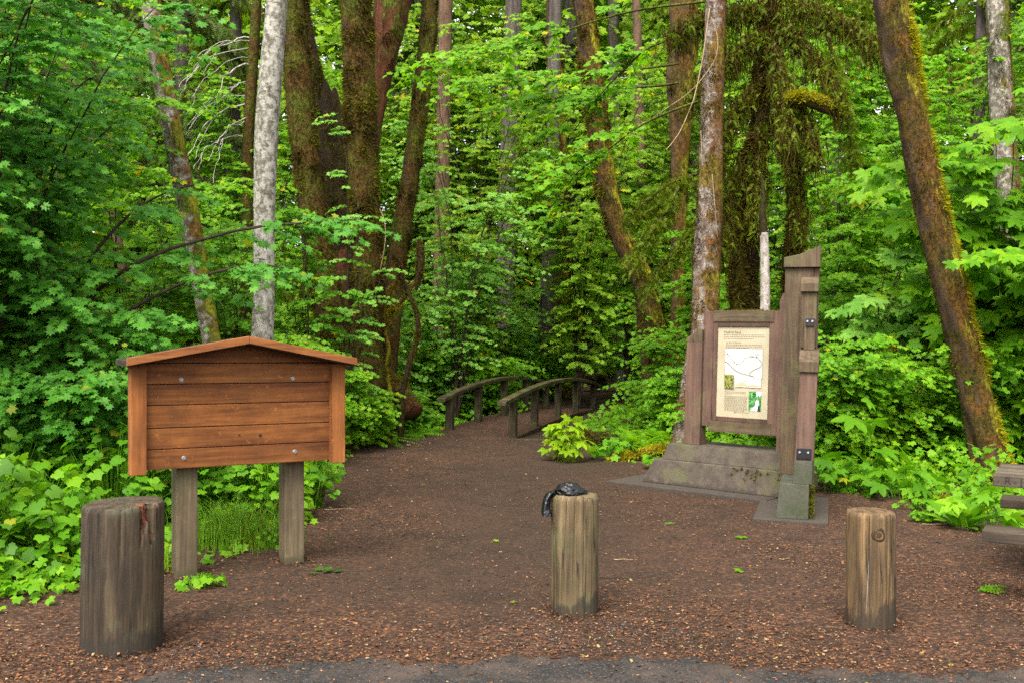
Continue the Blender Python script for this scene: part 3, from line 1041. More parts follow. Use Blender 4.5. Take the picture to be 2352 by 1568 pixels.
def build_sign():
    O = (1.488, 11.27)
    a1 = math.atan2(-.633, .774)
    fr = Frame(O, a1, .012)
    t = thing('information_sign', 'tall brown timber trail sign with a cream map panel on a stepped concrete base', 'trail sign', (*fr(1.2, .3, 0)[:2], 0))
    wdA = wood_mat('mauve_stained_wood', (.054, .032, .028), (.092, .057, .049), (.136, .090, .076), 'z', 8, bumpd=.004, green=(.11, .085, .045), greenamt=.18)
    wdB = wood_mat('weathered_brown_wood', (.036, .025, .017), (.072, .053, .036), (.122, .094, .064), 'z', 8, bumpd=.004, green=(.085, .085, .030), greenamt=.3, mottled=.1)
    wdH = wood_rot('mauve_rail_wood', (.050, .029, .025), (.086, .051, .043), (.130, .083, .064), a1, 8, green=(.085, .075, .03), greenamt=.25)
    tc = NT('stained_concrete')
    co = tc.coords()
    n1, n2, nf = tc.noise(co, 2.5, 5, .6), tc.noise(co, 9, 5, .65), tc.noise(co, 80, 3, .7)
    col = tc.ramp(n2, [(.3, (.042, .032, .024)), (.7, (.085, .067, .050))])
    col = tc.mix(1.0, col, tc.ramp(nf, [(.3, (.8, .8, .8)), (.7, (1.1, 1.1, 1.1))]), 'MULTIPLY')
    col = tc.mix(tc.math('MULTIPLY', tc.step(n1, .48, .6), .6), col, (.075, .075, .030, 1))
    sx = tc.node('ShaderNodeSeparateXYZ')
    tc.link(tc.node('ShaderNodeTexCoord').outputs['Object'], sx.inputs[0])
    zz = tc.math('ADD', sx.outputs['Z'], tc.math('MULTIPLY', tc.math('SUBTRACT', n2, .5), .22))
    mr = tc.node('ShaderNodeMapRange')
    mr.inputs['From Min'].default_value, mr.inputs['From Max'].default_value = .06, .09
    mr.inputs['To Min'].default_value, mr.inputs['To Max'].default_value = .75, 0
    tc.link(zz, mr.inputs['Value'])
    col = tc.mix(mr.outputs[0], col, (.035, .027, .022, 1))
    conc = tc.done(tc.bsdf(col, .88, .25, tc.bump(tc.math('ADD', n2, nf), .5, .006)))

    # footing slab and the two battered tiers
    fbox(MB(), fr, -.32, 1.62, -.24, .9, -.1, .035).build('footing_slab', conc, t, .01)
    fbox(MB(), fr, 0, 1.72, 0, .86, .0351, .30, (.12, 1.72, .055, .80)).build('base_tier', conc, t, .012)
    fbox(MB(), fr, .20, 1.70, .095, .76, .3001, .475, (.245, 1.70, .14, .70)).build('base_tier', conc, t, .010)

    D = .32                                   # plane of the framed panel
    Op = fr(0, D, 0)[:2]
    ps = lambda u, v: PL(u, v, Op, fr.e[:2])
    z0f, z1f = .70, 1.96
    s0f, s1f = .620, 1.50
    # left post with sloping head
    fprism(MB(), fr, [(.385, .4751), (.585, .4751), (.590, 1.62), (.400, 1.62)], D - .075, D + .075).build('left_post', wdA, t, .006)
    fprism(MB(), fr, [(.396, 1.623), (.592, 1.623), (.592, 1.755), (.565, 1.765), (.396, 1.665)], D - .080, D + .080).build('post_cap', wdB, t, .006)
    # frame around the panel: stiles and rails
    fbox(MB(), fr, s0f - .028, s0f + .085, D - .040, D + .04, z0f - .01, z1f).build('stile', wdA, t, .005)
    fbox(MB(), fr, s1f - .085, s1f, D - .040, D + .04, z0f - .06, z1f).build('stile', wdA, t, .005)
    fbox(MB(), fr, s0f + .086, s1f - .086, D - .045, D + .04, z1f - .118, z1f + .006).build('top_rail', wdB2(a1), t, .005)
    fbox(MB(), fr, s0f + .050, s1f - .086, D - .042, D + .04, z0f - .065, z0f + .055).build('bottom_rail', wdB2(a1), t, .005)
    # inner moulding
    i0, i1, j0, j1 = s0f + .086, s1f - .086, z0f + .056, z1f - .119
    fbox(MB(), fr, i0, i0 + .050, D - .034, D + .03, j0, j1).build('moulding', wdA, t, .004)
    fbox(MB(), fr, i1 - .050, i1, D - .034, D + .03, j0, j1).build('moulding', wdA, t, .004)
    fbox(MB(), fr, i0 + .051, i1 - .051, D - .036, D + .03, j1 - .05, j1).build('moulding', wdH, t, .004)
    fbox(MB(), fr, i0 + .051, i1 - .051, D - .036, D + .03, j0, j0 + .05).build('moulding', wdH, t, .004)
    # panel sheet
    p0, p1, q0, q1 = i0 + .051, i1 - .051, j0 + .051, j1 - .051
    tp = NT('cream_panel')
    c = tp.ramp(tp.noise(tp.coords(), 5, 4, .6), [(.35, (.31, .265, .175)), (.7, (.385, .335, .23))])
    pm = tp.done(tp.bsdf(c, .42, .4))
    bp = D - .020
    panel = fbox(MB(), fr, p0 - .01, p1 + .01, bp, bp + .012, q0 - .01, q1 + .01).build('map_panel', pm, t)
    W, H = p1 - p0, q1 - q0
    Q_ = lambda x, y, k=1: fr(p0 + x * W, bp - .0012 * k, q1 - y * H)        # x,y in 0..1 of the sheet, y downward

    def rect(mb, x0, y0, x1, y1, k=1):
        mb.add([Q_(x0, y1, k), Q_(x1, y1, k), Q_(x1, y0, k), Q_(x0, y0, k)], [(0, 1, 2, 3)])
        return mb

    def line(mb, pts, wd, k=3):
        for (xa, ya), (xb, yb) in zip(pts[:-1], pts[1:]):
            dx, dy = (xb - xa) * W, (yb - ya) * H
            L = math.hypot(dx, dy) + 1e-9
            nx, ny = -dy / L * wd / W, dx / L * wd / H
            mb.add([Q_(xa - nx, ya - ny, k), Q_(xb - nx, yb - ny, k), Q_(xb + nx, yb + ny, k), Q_(xa + nx, ya + ny, k)], [(0, 1, 2, 3)])
        return mb

    ink = flat_mat('dark_ink', (.05, .035, .025), .6)
    soft = flat_mat('faded_ink', (.13, .10, .06), .6)
    white = flat_mat('map_paper', (.44, .425, .39), .5)
    blue = flat_mat('river_blue', (.45, .58, .72), .5)
    tan = flat_mat('profile_tan', (.47, .34, .18), .6)

    def words(x0, y, x1, r, mb, h=.0042):
        x = x0
        while x < x1:
            wl_ = r.uniform(.012, .045)
            rect(mb, x, y - h, min(x + wl_, x1), y + h * .3, 1)
            x += wl_ + .010

    def put(body, x, y, hgt, name, m):
        Vt, Ft = text_mesh(body, hgt)
        MB().add([fr(p0 + x * W + a[0], bp - .003, q1 - y * H + a[1]) for a in Vt], Ft).build(name, m, panel)

    def smallcaps(ws, x, y, big, small, name, m):
        mbx = MB()
        cur = 0.0
        for wrd in ws:
            for chunk, hh in ((wrd[0], big), (wrd[1:], small)):
                if not chunk:
                    continue
                Vt, Ft = text_mesh(chunk, hh)
                if not Vt:
                    continue
                mbx.add([fr(p0 + x * W + cur + a[0], bp - .003, q1 - y * H + a[1]) for a in Vt], Ft)
                cur += max(a[0] for a in Vt) + hh * .06
            cur += big * .28
        mbx.build(name, m, panel)

    smallcaps(['TOKETEE', 'FALLS'], .115, .072, .036, .027, 'title_lettering', ink)
    smallcaps(['THE', 'TRAIL', 'TO', 'THE', 'FALLS'], .16, .180, .018, .014, 'heading_lettering', ink)
    smallcaps(['TOKETEE', 'PROJECT'], .160, .700, .018, .014, 'heading_lettering', ink)
    r = random.Random(2)
    mb = MB()
    for i, y in enumerate((.092, .112, .132)):
        words(.115, y, .90 if i < 2 else .70, r, mb)
    mb.build('intro_lettering', soft, panel)
    mb = MB()
    for i, y in enumerate((.198, .215, .230)):
        words(.16, y, .86 if i < 2 else .62, r, mb)
    mb.build('trail_lettering', soft, panel)
    mb = MB()
    for i in range(3):
        words(.160, .718 + i * .013, (.58, .57, .30)[i], r, mb, .0035)
    for i in range(15):
        words(.160, .768 + i * .0115, .60 if i < 14 else .55, r, mb, .0032)
    mb.build('project_lettering', soft, panel)
    rect(MB(), .15, .235, .885, .565, 2).build('trail_map', white, panel)
    mb = MB()
    line(mb, [(.19, .34), (.24, .375), (.28, .405), (.34, .425), (.44, .43), (.50, .405), (.55, .375), (.64, .37), (.72, .38), (.80, .405), (.86, .405)], .006)
    rect(mb, .17, .335, .215, .36, 3)
    mb.build('river', blue, panel)
    mb = MB()
    line(mb, [(.15, .385), (.21, .402), (.28, .44), (.36, .48), (.48, .512), (.62, .528), (.74, .545)], .0022, 4)
    line(mb, [(.64, .528), (.65, .50), (.70, .475), (.77, .455), (.84, .435), (.872, .41), (.868, .385), (.83, .36), (.77, .325)], .0020, 4)
    line(mb, [(.77, .325), (.68, .325), (.60, .333), (.545, .343), (.51, .375), (.46, .405), (.40, .415), (.34, .398), (.29, .36), (.25, .322), (.20, .30)], .0010, 4)
    for x, y in ((.20, .30), (.39, .415), (.70, .322), (.76, .328)):
        rect(mb, x - .008, y - .006, x + .008, y + .006, 5)
    rect(mb, .337, .38, .345, .40, 5)
    rect(mb, .655, .305, .664, .325, 5)
    for k_ in range(4):
        rect(mb, .74 + .02 * k_, .292 + .012 * (k_ % 2), .755 + .02 * k_, .297 + .012 * (k_ % 2), 5)
    mb.build('map_linework', ink, panel)
    line(MB(), [(.15, .235), (.885, .235), (.885, .565), (.15, .565), (.15, .235)], .0012, 3).build('map_border', soft, panel)
    rect(MB(), .355, .545, .865, .662, 6).build('profile_chart', white, panel)
    mb = MB()
    pts = [(.38, .645), (.40, .635), (.45, .612), (.49, .605), (.52, .603), (.56, .62), (.60, .637), (.64, .632), (.70, .634), (.78, .632), (.83, .64), (.83, .648), (.38, .648)]
    mb.add([Q_(x, y, 7) for x, y in pts], [tuple(range(len(pts)))])
    mb.build('elevation_profile', tan, panel)
    mb = MB()
    for y in (.565, .578, .59):
        words(.40, y, .83 if y < .585 else .66, r, mb, .0028)
    # raise the chart words above the chart
    mb.v = [tuple(np.array(p) - fr.b * .0080) for p in mb.v]
    mb.build('chart_lettering', blue, panel)
    # two photographs printed on the sheet
    t1 = NT('forest_photo')
    n = t1.noise(t1.coords(), 45, 4, .65)
    m1 = t1.done(t1.bsdf(t1.ramp(n, [(.32, (.015, .018, .006)), (.5, (.09, .11, .02)), (.62, (.28, .26, .05)), (.75, (.10, .05, .03))]), .45, .4))
    rect(MB(), .155, .528, .335, .680, 8).build('printed_photo', m1, panel)
    t2 = NT('road_photo')
    n = t2.noise(t2.coords(), 40, 4, .65)
    m2 = t2.done(t2.bsdf(t2.ramp(n, [(.36, (.01, .05, .015)), (.5, (.035, .16, .04)), (.65, (.15, .36, .10)), (.8, (.5, .62, .5))]), .45, .4))
    mb = rect(MB(), .635, .705, .875, .920, 2)
    ph = mb.build('printed_photo', m2, panel)
    sky_ = MB().add([Q_(.78, .707, 3), Q_(.873, .707, 3), Q_(.873, .735, 3), Q_(.845, .76, 3), (Q_(.815, .74, 3)), Q_(.79, .765, 3)], [(0, 1, 2, 3, 4, 5)])
    sky_.build('photo_sky', flat_mat('photo_sky', (.62, .78, .85), .5), panel)
    MB().add([Q_(.66, .918, 3), Q_(.80, .918, 3), Q_(.825, .85, 3), Q_(.83, .80, 3), Q_(.775, .80, 3), Q_(.755, .86, 3)], [(0, 1, 2, 3, 4, 5)]).build('photo_road', flat_mat('photo_road', (.66, .60, .64), .5), panel)
    MB().add([Q_(.815, .918, 4), Q_(.868, .918, 4), Q_(.85, .875, 4), Q_(.812, .86, 4)], [(0, 1, 2, 3)]).build('photo_figure', flat_mat('photo_dark', (.02, .03, .02), .5), panel)
    mb = MB()
    words(.40, .945, .66, r, mb, .004)
    rect(mb, .36, .936, .385, .952, 2)
    mb.build('footer_lettering', soft, panel)

    # slim board between the frame and the pylon
    ss, _ = ps(1800, 900)
    fprism(MB(), fr, [(s1f + .003, .4755), (s1f + .085, .4755), (s1f + .085, 2.16), (s1f + .035, 2.14), (s1f + .003, 2.06)], D - .10, D + .10).build('slim_board', wdA, t, .005)

    # pylon: stepped wing pointing towards the trail
    a2 = radians(-17.6)
    f2 = Frame((2.44, 9.12), a2, .012)
    S2 = lambda u, v, b: PL(u, v, f2(0, b, 0)[:2], f2.e[:2])
    mossy = NT('mossy_concrete')
    co = mossy.coords()
    n1, n2 = mossy.noise(co, 3, 4, .6), mossy.noise(co, 40, 4, .7)
    col = mossy.ramp(n1, [(.35, (.036, .044, .018)), (.55, (.054, .054, .037)), (.7, (.075, .068, .055))])
    col = mossy.mix(1.0, col, mossy.ramp(n2, [(.3, (.75, .75, .75)), (.7, (1.1, 1.1, 1.1))]), 'MULTIPLY')
    mconc = mossy.done(mossy.bsdf(col, .9, .2, mossy.bump(n2, .5, .004)))
    fbox(MB(), f2, -.20, .46, -.10, 1.45, -.1, .025).build('footing_slab', conc, t, .008)
    fbox(MB(), f2, 0, .285, 0, 1.45, .0252, .34, (.025, .285, .03, 1.45)).build('pier', mconc, t, .008)
    x0 = S2(1821, 1110, .06)[0]
    xr = S2(1868, 1000, .1)[0]
    fbox(MB(), f2, x0 - .004, xr - .01, .05, .65, .3402, .55, (x0 + .004, xr - .008, .065, .65)).build('plinth_block', mconc, t, .006)
    fbox(MB(), f2, x0 + .006, xr, .10, .68, .5502, 1.36, (x0 + .028, xr + .012, .15, .68)).build('front_post', wdA, t, .006)
    zc = 1.36
    fprism_b(MB(), f2, x0 + .018, xr + .022, [(.125, zc + .003), (.70, zc + .003), (.70, zc + .22), (.30, zc + .20), (.125, zc + .10)]).build('post_cap', wdB, t, .005)
    xt = S2(1881, 640, .6)[0] - .012 * 2.1
    xm = S2(1842, 640, .44)[0] - .012 * 2.1
    fbox(MB(), f2, xm + .03, xt - .02, .36, .439, zc + .205, 1.86).build('spacer_post', wdB, t, .005)
    fbox(MB(), f2, xm, xt - .012, .44, .719, zc + .225, 2.11).build('middle_post', wdB, t, .006)
    fprism_b(MB(), f2, xm - .012, xt, [(.40, 2.113), (.74, 2.113), (.74, 2.27), (.60, 2.26), (.40, 2.195)]).build('post_cap', wdB, t, .005)
    fbox(MB(), f2, -.005, xm + .10, .70, .98, .3402, 2.36).build('tall_post', wdB, t, .006)
    fbox(MB(), f2, xm + .101, xt, .72, .98, .10, 2.36).build('tall_post', wdA, t, .006)
    # cap: shed top rising to the right, low lip at the left
    fprism(MB(), Frame(f2(0, 0, 0)[:2], a2, .012), [(-.018, 2.363), (xt + .008, 2.363), (xt + .008, 2.575), (.13, 2.49), (-.018, 2.46)], .66, 1.0).build('post_cap', wdB, t, .006)
    iron = flat_mat('black_iron', (.012, .012, .014), .35, .5, .2)
    zinc = flat_mat('bolt_zinc', (.40, .40, .40), .4, .5, .8)
    for (xa, xb, bb, za, zb) in ((x0 + .022, xr - .022, .085, .57, .665), (xm + .045, xt - .03, .345, 1.785, 1.862)):
        bk = fbox(MB(), f2, xa, xb, bb, bb + .02, za, zb).build('iron_bracket', iron, t, .003)
        for q in (.2, .78):
            fdisc(MB(), f2, xa + (xb - xa) * q, za + (zb - za) * .62, bb - .001, .012, .010, 10).build('bolt', zinc, bk)
    # moss growing on the tier and pier edges
    mossclump(t, fr, [(random.Random(i).uniform(1.05, 1.65), random.Random(i + 50).uniform(.03, .07), random.Random(i + 90).uniform(.15, .29)) for i in range(34)], .012, 'moss')
    mossclump(t, fr, [(random.Random(i).uniform(.9, 1.45), D - .02 + random.Random(i + 7).uniform(-.02, .05), 1.967) for i in range(46)], .007, 'moss')
    mossclump(t, f2, [(.30 + random.Random(i).uniform(0, .012), random.Random(i + 5).uniform(.02, .3), random.Random(i + 9).uniform(.03, .33)) for i in range(34)], .014, 'moss')


def fprism_b(mb, fr, s0, s1, prof):
    """profile [(b,z)] extruded along s"""
    n = len(prof)
    V = [fr(s0, b, z) for b, z in prof] + [fr(s1, b, z) for b, z in prof]
    Fc = [tuple(range(n)), tuple(range(2 * n - 1, n - 1, -1))]
    Fc += [(i, i + n, (i + 1) % n + n, (i + 1) % n) for i in range(n)]
    return mb.add(V, Fc)


def wdB2(ang):
    return wood_rot('weathered_rail_wood', (.045, .033, .021), (.085, .066, .045), (.135, .110, .076), ang, 8, green=(.09, .085, .03), greenamt=.3)


def mossclump(parent, fr, pts, size, name):
    c = np.array([fr(*p) for p in pts])
    k = 40
    pos = np.repeat(c, k, 0) + rng.normal(0, size * .8, (len(c) * k, 3))
    d = rng.normal(0, 1, pos.shape)
    d[:, 2] = np.abs(d[:, 2]) * .5
    V, Q = leaves(BLADE, pos, d, rng.normal(0, 1, pos.shape), np.full(len(pos), size * .9))
    return mesh_np(name, V, [Q], MOSS_OLIVE, parent)


build_sign()


# ------------------------------------------------------------------ arched footbridge
def build_bridge():
    LA, RA = G(1033, 992), G(1177, 1006)
    LB, RB = G(1253, 945), G(1322, 955)
    t = thing('footbridge', 'small arched timber footbridge with two bowed grey handrails', 'footbridge', ((LA[0] + RB[0]) / 2, (LA[1] + RB[1]) / 2, 0))
    wd = wood_mat('mossy_bridge_wood', (.014, .011, .006), (.034, .027, .016), (.068, .056, .034), 'z', 7, bumpd=.005, green=(.06, .062, .018), greenamt=.4)
    dang = math.atan2(RB[1] - RA[1], RB[0] - RA[0])
    wr = wood_rot('mossy_rail_wood', (.017, .013, .006), (.040, .032, .016), (.072, .060, .032), dang, 7, green=(.075, .075, .018), greenamt=.45)

    def along(A, B, u, v):
        A, B = np.array(A[:2]), np.array(B[:2])
        e = (B - A) / np.linalg.norm(B - A)
        s, z = PL(u, v, A, e)
        return np.array((*(A + e * s), z)), e

    for A, B, rail, posts in ((LA, LB, ((1012, 918), (1040, 905), (1070, 892), (1100, 881), (1130, 873), (1160, 869), (1207, 868), (1235, 875), (1262, 884)),
                               ((1033, 990), (1098, 978), (1157, 965), (1207, 955), (1253, 945))),
                              (RA, RB, ((1152, 926), (1180, 912), (1205, 899), (1228, 889), (1255, 880), (1282, 874), (1322, 871), (1350, 876), (1380, 889)),
                               ((1178, 1004), (1227, 1005), (1281, 976), (1322, 956), (1362, 955)))):
        pts = [along(A, B, u, v) for u, v in rail]
        e2 = pts[0][1]
        nrm = np.array((-e2[1], e2[0], 0))
        pr = np.array([p for p, _ in pts])
        # smooth the arc by a parabola through the measured points
        s = (pr[:, :2] - pr[0, :2]) @ e2
        cf = np.polyfit(s, pr[:, 2], 3)
        sm2 = np.linspace(s[0], s[-1], 22)
        V, Fc = [], []
        for q in sm2:
            b = pr[0, :2] + e2 * q
            z = float(np.polyval(cf, q))
            for (o_, hz) in ((-.075, -.035), (.075, -.035), (.075, .035), (-.075, .035)):
                V.append((b[0] + nrm[0] * o_, b[1] + nrm[1] * o_, z + hz))
        for i in range(len(sm2) - 1):
            for k in range(4):
                Fc.append((i * 4 + k, i * 4 + (k + 1) % 4, i * 4 + 4 + (k + 1) % 4, i * 4 + 4 + k))
        Fc += [(3, 2, 1, 0), tuple((len(sm2) - 1) * 4 + k for k in range(4))]
        MB().add(V, Fc).build('handrail', wr, t, .012)
        for (u, v) in posts:
            p, _ = along(A, B, u, v)
            q = float((p[:2] - pr[0, :2]) @ e2)
            zt = float(np.polyval(cf, q)) - .036
            fr = Frame(p[:2], math.atan2(e2[1], e2[0]))
            fbox(MB(), fr, -.065, .065, -.06, .06, min(-.05, p[2] - .05) - .2, zt).build('rail_post', wd, t, .010)
    # deck following a gentle arch, covered in trail dirt, with a side beam
    A, B = np.array(LA[:2]), np.array(LB[:2])
    A2, B2 = np.array(RA[:2]), np.array(RB[:2])
    V, Fc = [], []
    n = 20
    dirx = (B2 - A2) / np.linalg.norm(B2 - A2)
    Lb = max((B2 - A2) @ dirx, (B - A2) @ dirx) + 1.2
    nrm = np.array((-dirx[1], dirx[0]))
    wdt = (A - A2) @ nrm
    for i in range(n + 1):
        s = -.5 + (Lb + .5) * i / n
        z = .03 + .07 * max(0, 1 - ((s - Lb / 2) / (Lb / 2)) ** 2) + .05 * max(0, th(*(A2 + dirx * s)))
        for o_ in (-.10, wdt + .10):
            p = A2 + dirx * s + nrm * o_
            V.append((p[0], p[1], z - (.06 if i in (0,) else 0)))
    m_ = len(V)
    V += [(x, y, z - .08) for x, y, z in V]
    for i in range(n):
        a, b, c, d = 2 * i, 2 * i + 1, 2 * i + 3, 2 * i + 2
        Fc += [(a, b, c, d), (a + m_, d + m_, c + m_, b + m_), (a, d, d + m_, a + m_), (b, b + m_, c + m_, c)]
    MB().add(V, Fc).build('deck', bpy.data.materials['forest_ground'], t)
    at = bpy.data.objects['deck'].data.attributes.new('path', 'FLOAT', 'POINT')
    at.data.foreach_set('value', np.ones(len(bpy.data.objects['deck'].data.vertices), np.float32))
    fr = Frame(G(1180, 1010)[:2], math.atan2(-.10, 1))
    fbox(MB(), fr, -.1, 1.0, .0, .14, -.25, .02).build('sill_beam', wd, t, .012)


build_bridge()


# ------------------------------------------------------------------ picnic table at the right edge
def build_table():
    O = P(2281, 1089, 6.84)[:2]
    fr = Frame(O, radians(-30))
    t = thing('picnic_table', 'weathered grey picnic table with ink letters on its thick top edge', 'picnic table', (*fr(.9, .35, 0)[:2], 0))
    wd = wood_rot('weathered_table_wood', (.034, .027, .022), (.075, .064, .053), (.145, .13, .11), radians(-30), 9, mottled=.1)
    dk = wood_rot('dark_bench_wood', (.022, .017, .014), (.045, .036, .029), (.085, .069, .055), radians(-30), 9)
    iron = flat_mat('black_iron_beam', (.010, .010, .010), .6, .3)
    mb = MB()
    for i in range(4):
        fbox(mb, fr, 0, 1.9, .195 * i, .195 * i + .185, .672, .75)
    top = mb.build('table_top', wd, t, .007)
    for b0 in (-.52, 1.02):
        s_ = PL(2256, 1226, fr(0, -.52, 0)[:2], fr.e[:2])[0]
        fbox(MB(), fr, s_, 1.9, b0, b0 + .25, .375, .45).build('bench', dk, t, .007)
    for s in (.33, 1.45):
        fbox(MB(), fr, s, s + .12, -.30, 1.1, .285, .372).build('support_beam', iron, t, .006)
        fbox(MB(), fr, s + .02, s + .14 - .02, .30, .42, -.05, .67).build('leg', iron, t, .006)
    # writing on the front edge: R + J y
    ink = flat_mat('marker_ink', (.012, .012, .014), .6)
    for body, s, z, h in (('v', .028, .700, .022), ('R', .07, .692, .052), ('+', .125, .690, .03), ('J', .165, .688, .052), ('y', .225, .694, .034)):
        Vt, Ft = text_mesh(body, h * 1.35)
        MB().add([fr(s + a[0], -.0022, z + a[1]) for a in Vt], Ft).build('ink_letter', ink, top)


build_table()


# ------------------------------------------------------------------ trees
def smooth_path(pts, n):
    pts = np.asarray(pts, dtype=float)
    s = np.concatenate([[0], np.cumsum(np.linalg.norm(np.diff(pts[:, :3], axis=0), axis=1))])
    q = np.linspace(0, s[-1], n)
    out = np.stack([np.interp(q, s, pts[:, k]) for k in range(pts.shape[1])], 1)
    w_ = max(3, n // (2 * len(pts)))
    ker = np.hanning(w_ + 2)[1:-1]
    ker /= ker.sum()
    pad = w_ // 2 + 1
    for k in range(out.shape[1]):
        a = out[:, k]
        ext = np.concatenate([2 * a[0] - a[pad:0:-1], a, 2 * a[-1] - a[-2:-pad - 2:-1]])
        c = np.convolve(ext, ker, 'same')[pad:pad + n]
        out[:, k] = c
    return out


def vnoise(a, z, seed, fz=1.0):
    r = np.random.default_rng(seed)
    o = np.zeros(np.broadcast(a, z).shape)
    for i in range(14):
        k = r.integers(1, 8)
        fzz = r.uniform(.6, 7.0) * fz
        o = o + np.sin(k * a + fzz * z + r.uniform(0, 6.28)) / (1 + .28 * k + .22 * fzz)
    return o * .5


def trunk_geo(path, seg=28, rough=.05, flare=.5, seed=0, ridges=0.0, jag=0.0):
    """path rows x,y,z,r (world)"""
    n = len(path)
    c, r = path[:, :3], path[:, 3]
    d = norm(np.gradient(c, axis=0))
    a = norm(np.cross(d, np.array((0, 1.0, 0))))
    b = np.cross(d, a)
    ang = np.linspace(0, 2 * pi, seg, endpoint=False)
    z0 = c[0, 2]
    hz = (c[:, 2] - z0)[:, None]
    A, Z = np.meshgrid(ang, np.arange(n))
    zz = np.concatenate([[0], np.cumsum(np.linalg.norm(np.diff(c, axis=0), axis=1))])[:, None]
    nz = vnoise(A, np.broadcast_to(zz, A.shape), seed)
    R = r[:, None] * (1 + rough * nz)
    R = R + r[:, None] * flare * np.exp(-hz / .35) * (.7 + .5 * np.abs(np.sin(2.5 * A + seed)))
    if ridges:
        R = R + r[:, None] * ridges * np.abs(np.sin(A * 7 + .9 * np.sin(zz * 1.1 + seed) + nz))
    R = R + r[:, None] * rough * .45 * vnoise(A * 2, np.broadcast_to(zz, A.shape) * 2.6, seed + 91, 1.6)
    V = c[:, None, :] + R[:, :, None] * (np.cos(A)[..., None] * a[:, None, :] + np.sin(A)[..., None] * b[:, None, :])
    if jag:
        jz = jag * (np.abs(np.sin(ang * 1.5 + seed)) + .6 * np.abs(np.sin(ang * 4.5 + 2 * seed)))
        V[:, :, 2] += jz[None, :] * sm(np.arange(n), n - 9, n - 1)[:, None]
    idx = np.arange(n * seg).reshape(n, seg)
    nx = np.roll(idx, -1, 1)
    Q = np.stack([idx[:-1], nx[:-1], nx[1:], idx[1:]], -1).reshape(-1, 4)
    N = np.cos(A)[..., None] * a[:, None, :] + np.sin(A)[..., None] * b[:, None, :]
    return V, Q, N


def px_path(pts, Y, step=.09, top=9.5, ground=None, Yt=None):
    """(u,v,width in photo px) from the foot up -> x,y,z,r; carries on down to the soil and up above the picture"""
    rows = []
    for i, (u, v, wd) in enumerate(pts):
        y = Y if Yt is None else Y + (Yt - Y) * i / (len(pts) - 1)
        p = P(u, v, y)
        rows.append([*p, .5 * wd / F * y])
    rows = np.array(rows)
    gz = th(rows[0, 0], rows[0, 1]) if ground is None else ground
    if rows[0, 2] > gz and gz > -50:
        d = rows[1] - rows[0]
        k = (gz - .15 - rows[0, 2]) / max(d[2], .3)
        k = max(k, -3.0)
        f = rows[0] + d * k * .6
        f[2] = gz - .15
        f[3] = rows[0, 3] * 1.08
        rows = np.concatenate([[f], rows])
    if top is not None and rows[-1, 2] < top:
        d = rows[-1] - rows[-2]
        k = (top - rows[-1, 2]) / max(d[2], .3)
        e = rows[-1].copy()
        e[:3] += d[:3] * np.array((.5, .5, 1)) * k
        e[2] = top
        e[3] = rows[-1, 3] * .72
        rows = np.concatenate([rows, [e]])
    L = np.linalg.norm(np.diff(rows[:, :3], axis=0), axis=1).sum()
    return smooth_path(rows, int(L / step) + 4)


def fuzz(V, N, m, parent, dens, ln, name='moss', r=rng, keep=None, sag=.5, wide=.3):
    """short blades growing out of a trunk surface"""
    n_, s_, _ = V.shape
    cnt = int(dens)
    i = r.integers(0, n_ - 1, cnt)
    j = r.integers(0, s_, cnt)
    f, g = r.random(cnt)[:, None], r.random(cnt)[:, None]
    j2 = (j + 1) % s_
    p = (V[i, j] * (1 - f) + V[i + 1, j] * f) * (1 - g) + (V[i, j2] * (1 - f) + V[i + 1, j2] * f) * g
    nn = N[i, j]
    lf = np.ones(cnt)
    nc = max(6, cnt // 260)
    q = cnt // 3                                  # a third of the blades gather in shaggy clumps
    ci, cj = r.integers(2, n_ - 3, nc), r.integers(0, s_, nc)
    w_ = r.integers(0, nc, q)
    ii = np.clip(ci[w_] + np.rint(r.normal(0, 1.3, q)).astype(int), 0, n_ - 2)
    jj = (cj[w_] + np.rint(r.normal(0, 1.2, q)).astype(int)) % s_
    p[:q] = V[ii, jj] + (V[ii + 1, (jj + 1) % s_] - V[ii, jj]) * r.random((q, 1))
    nn = nn.copy()
    nn[:q] = N[ii, jj]
    lf[:q] = 1.9
    if keep is not None:
        k = keep(p, nn)
        p, nn, lf = p[k], nn[k], lf[k]
    if len(p) == 0:
        return None
    d = nn + r.normal(0, .45, p.shape)
    d[:, 2] -= sag * r.random(len(p))
    sz = ln * r.uniform(.4, 1.5, len(p)) * lf
    T = (BLADE[0] * np.array((wide, 1, 1)), BLADE[1])
    VV, Q = leaves(T, p - nn * .004, d, r.normal(0, 1, p.shape), sz)
    return mesh_np(name, VV, [Q], m, parent)


def tree(name, label, cat, pts, Y, mat_, seed=0, rough=.06, flare=.45, ridges=0., top=9.5, group=None, moss=None, mossdens=13200, mosslen=0.022, ground=None,
         Yt=None, seg=32, extra=(), jag=0.0):
    path = px_path(pts, Y, top=top, ground=ground, Yt=Yt, step=.06)
    t = thing(name, label, cat, (path[0, 0], path[0, 1], path[0, 2]), group)
    V, Q, N = trunk_geo(path, seg, rough, flare, seed, ridges, jag)
    mesh_np('trunk', V.reshape(-1, 3), [Q], mat_, t, smooth=True)
    if moss is not None:
        fuzz(V, N, moss, t, mossdens, mosslen)
    for (p2, Y2, m2) in extra:                       # further stems or big limbs of the same tree
        pa = px_path(p2, Y2, top=None, ground=-99)
        V2, Q2, N2 = trunk_geo(pa, 16, rough, 0, seed + 5, ridges)
        mesh_np('limb', V2.reshape(-1, 3), [Q2], m2, t, smooth=True)
        if moss is not None:
            fuzz(V2, N2, moss, t, mossdens * .3, mosslen)
    return t, path


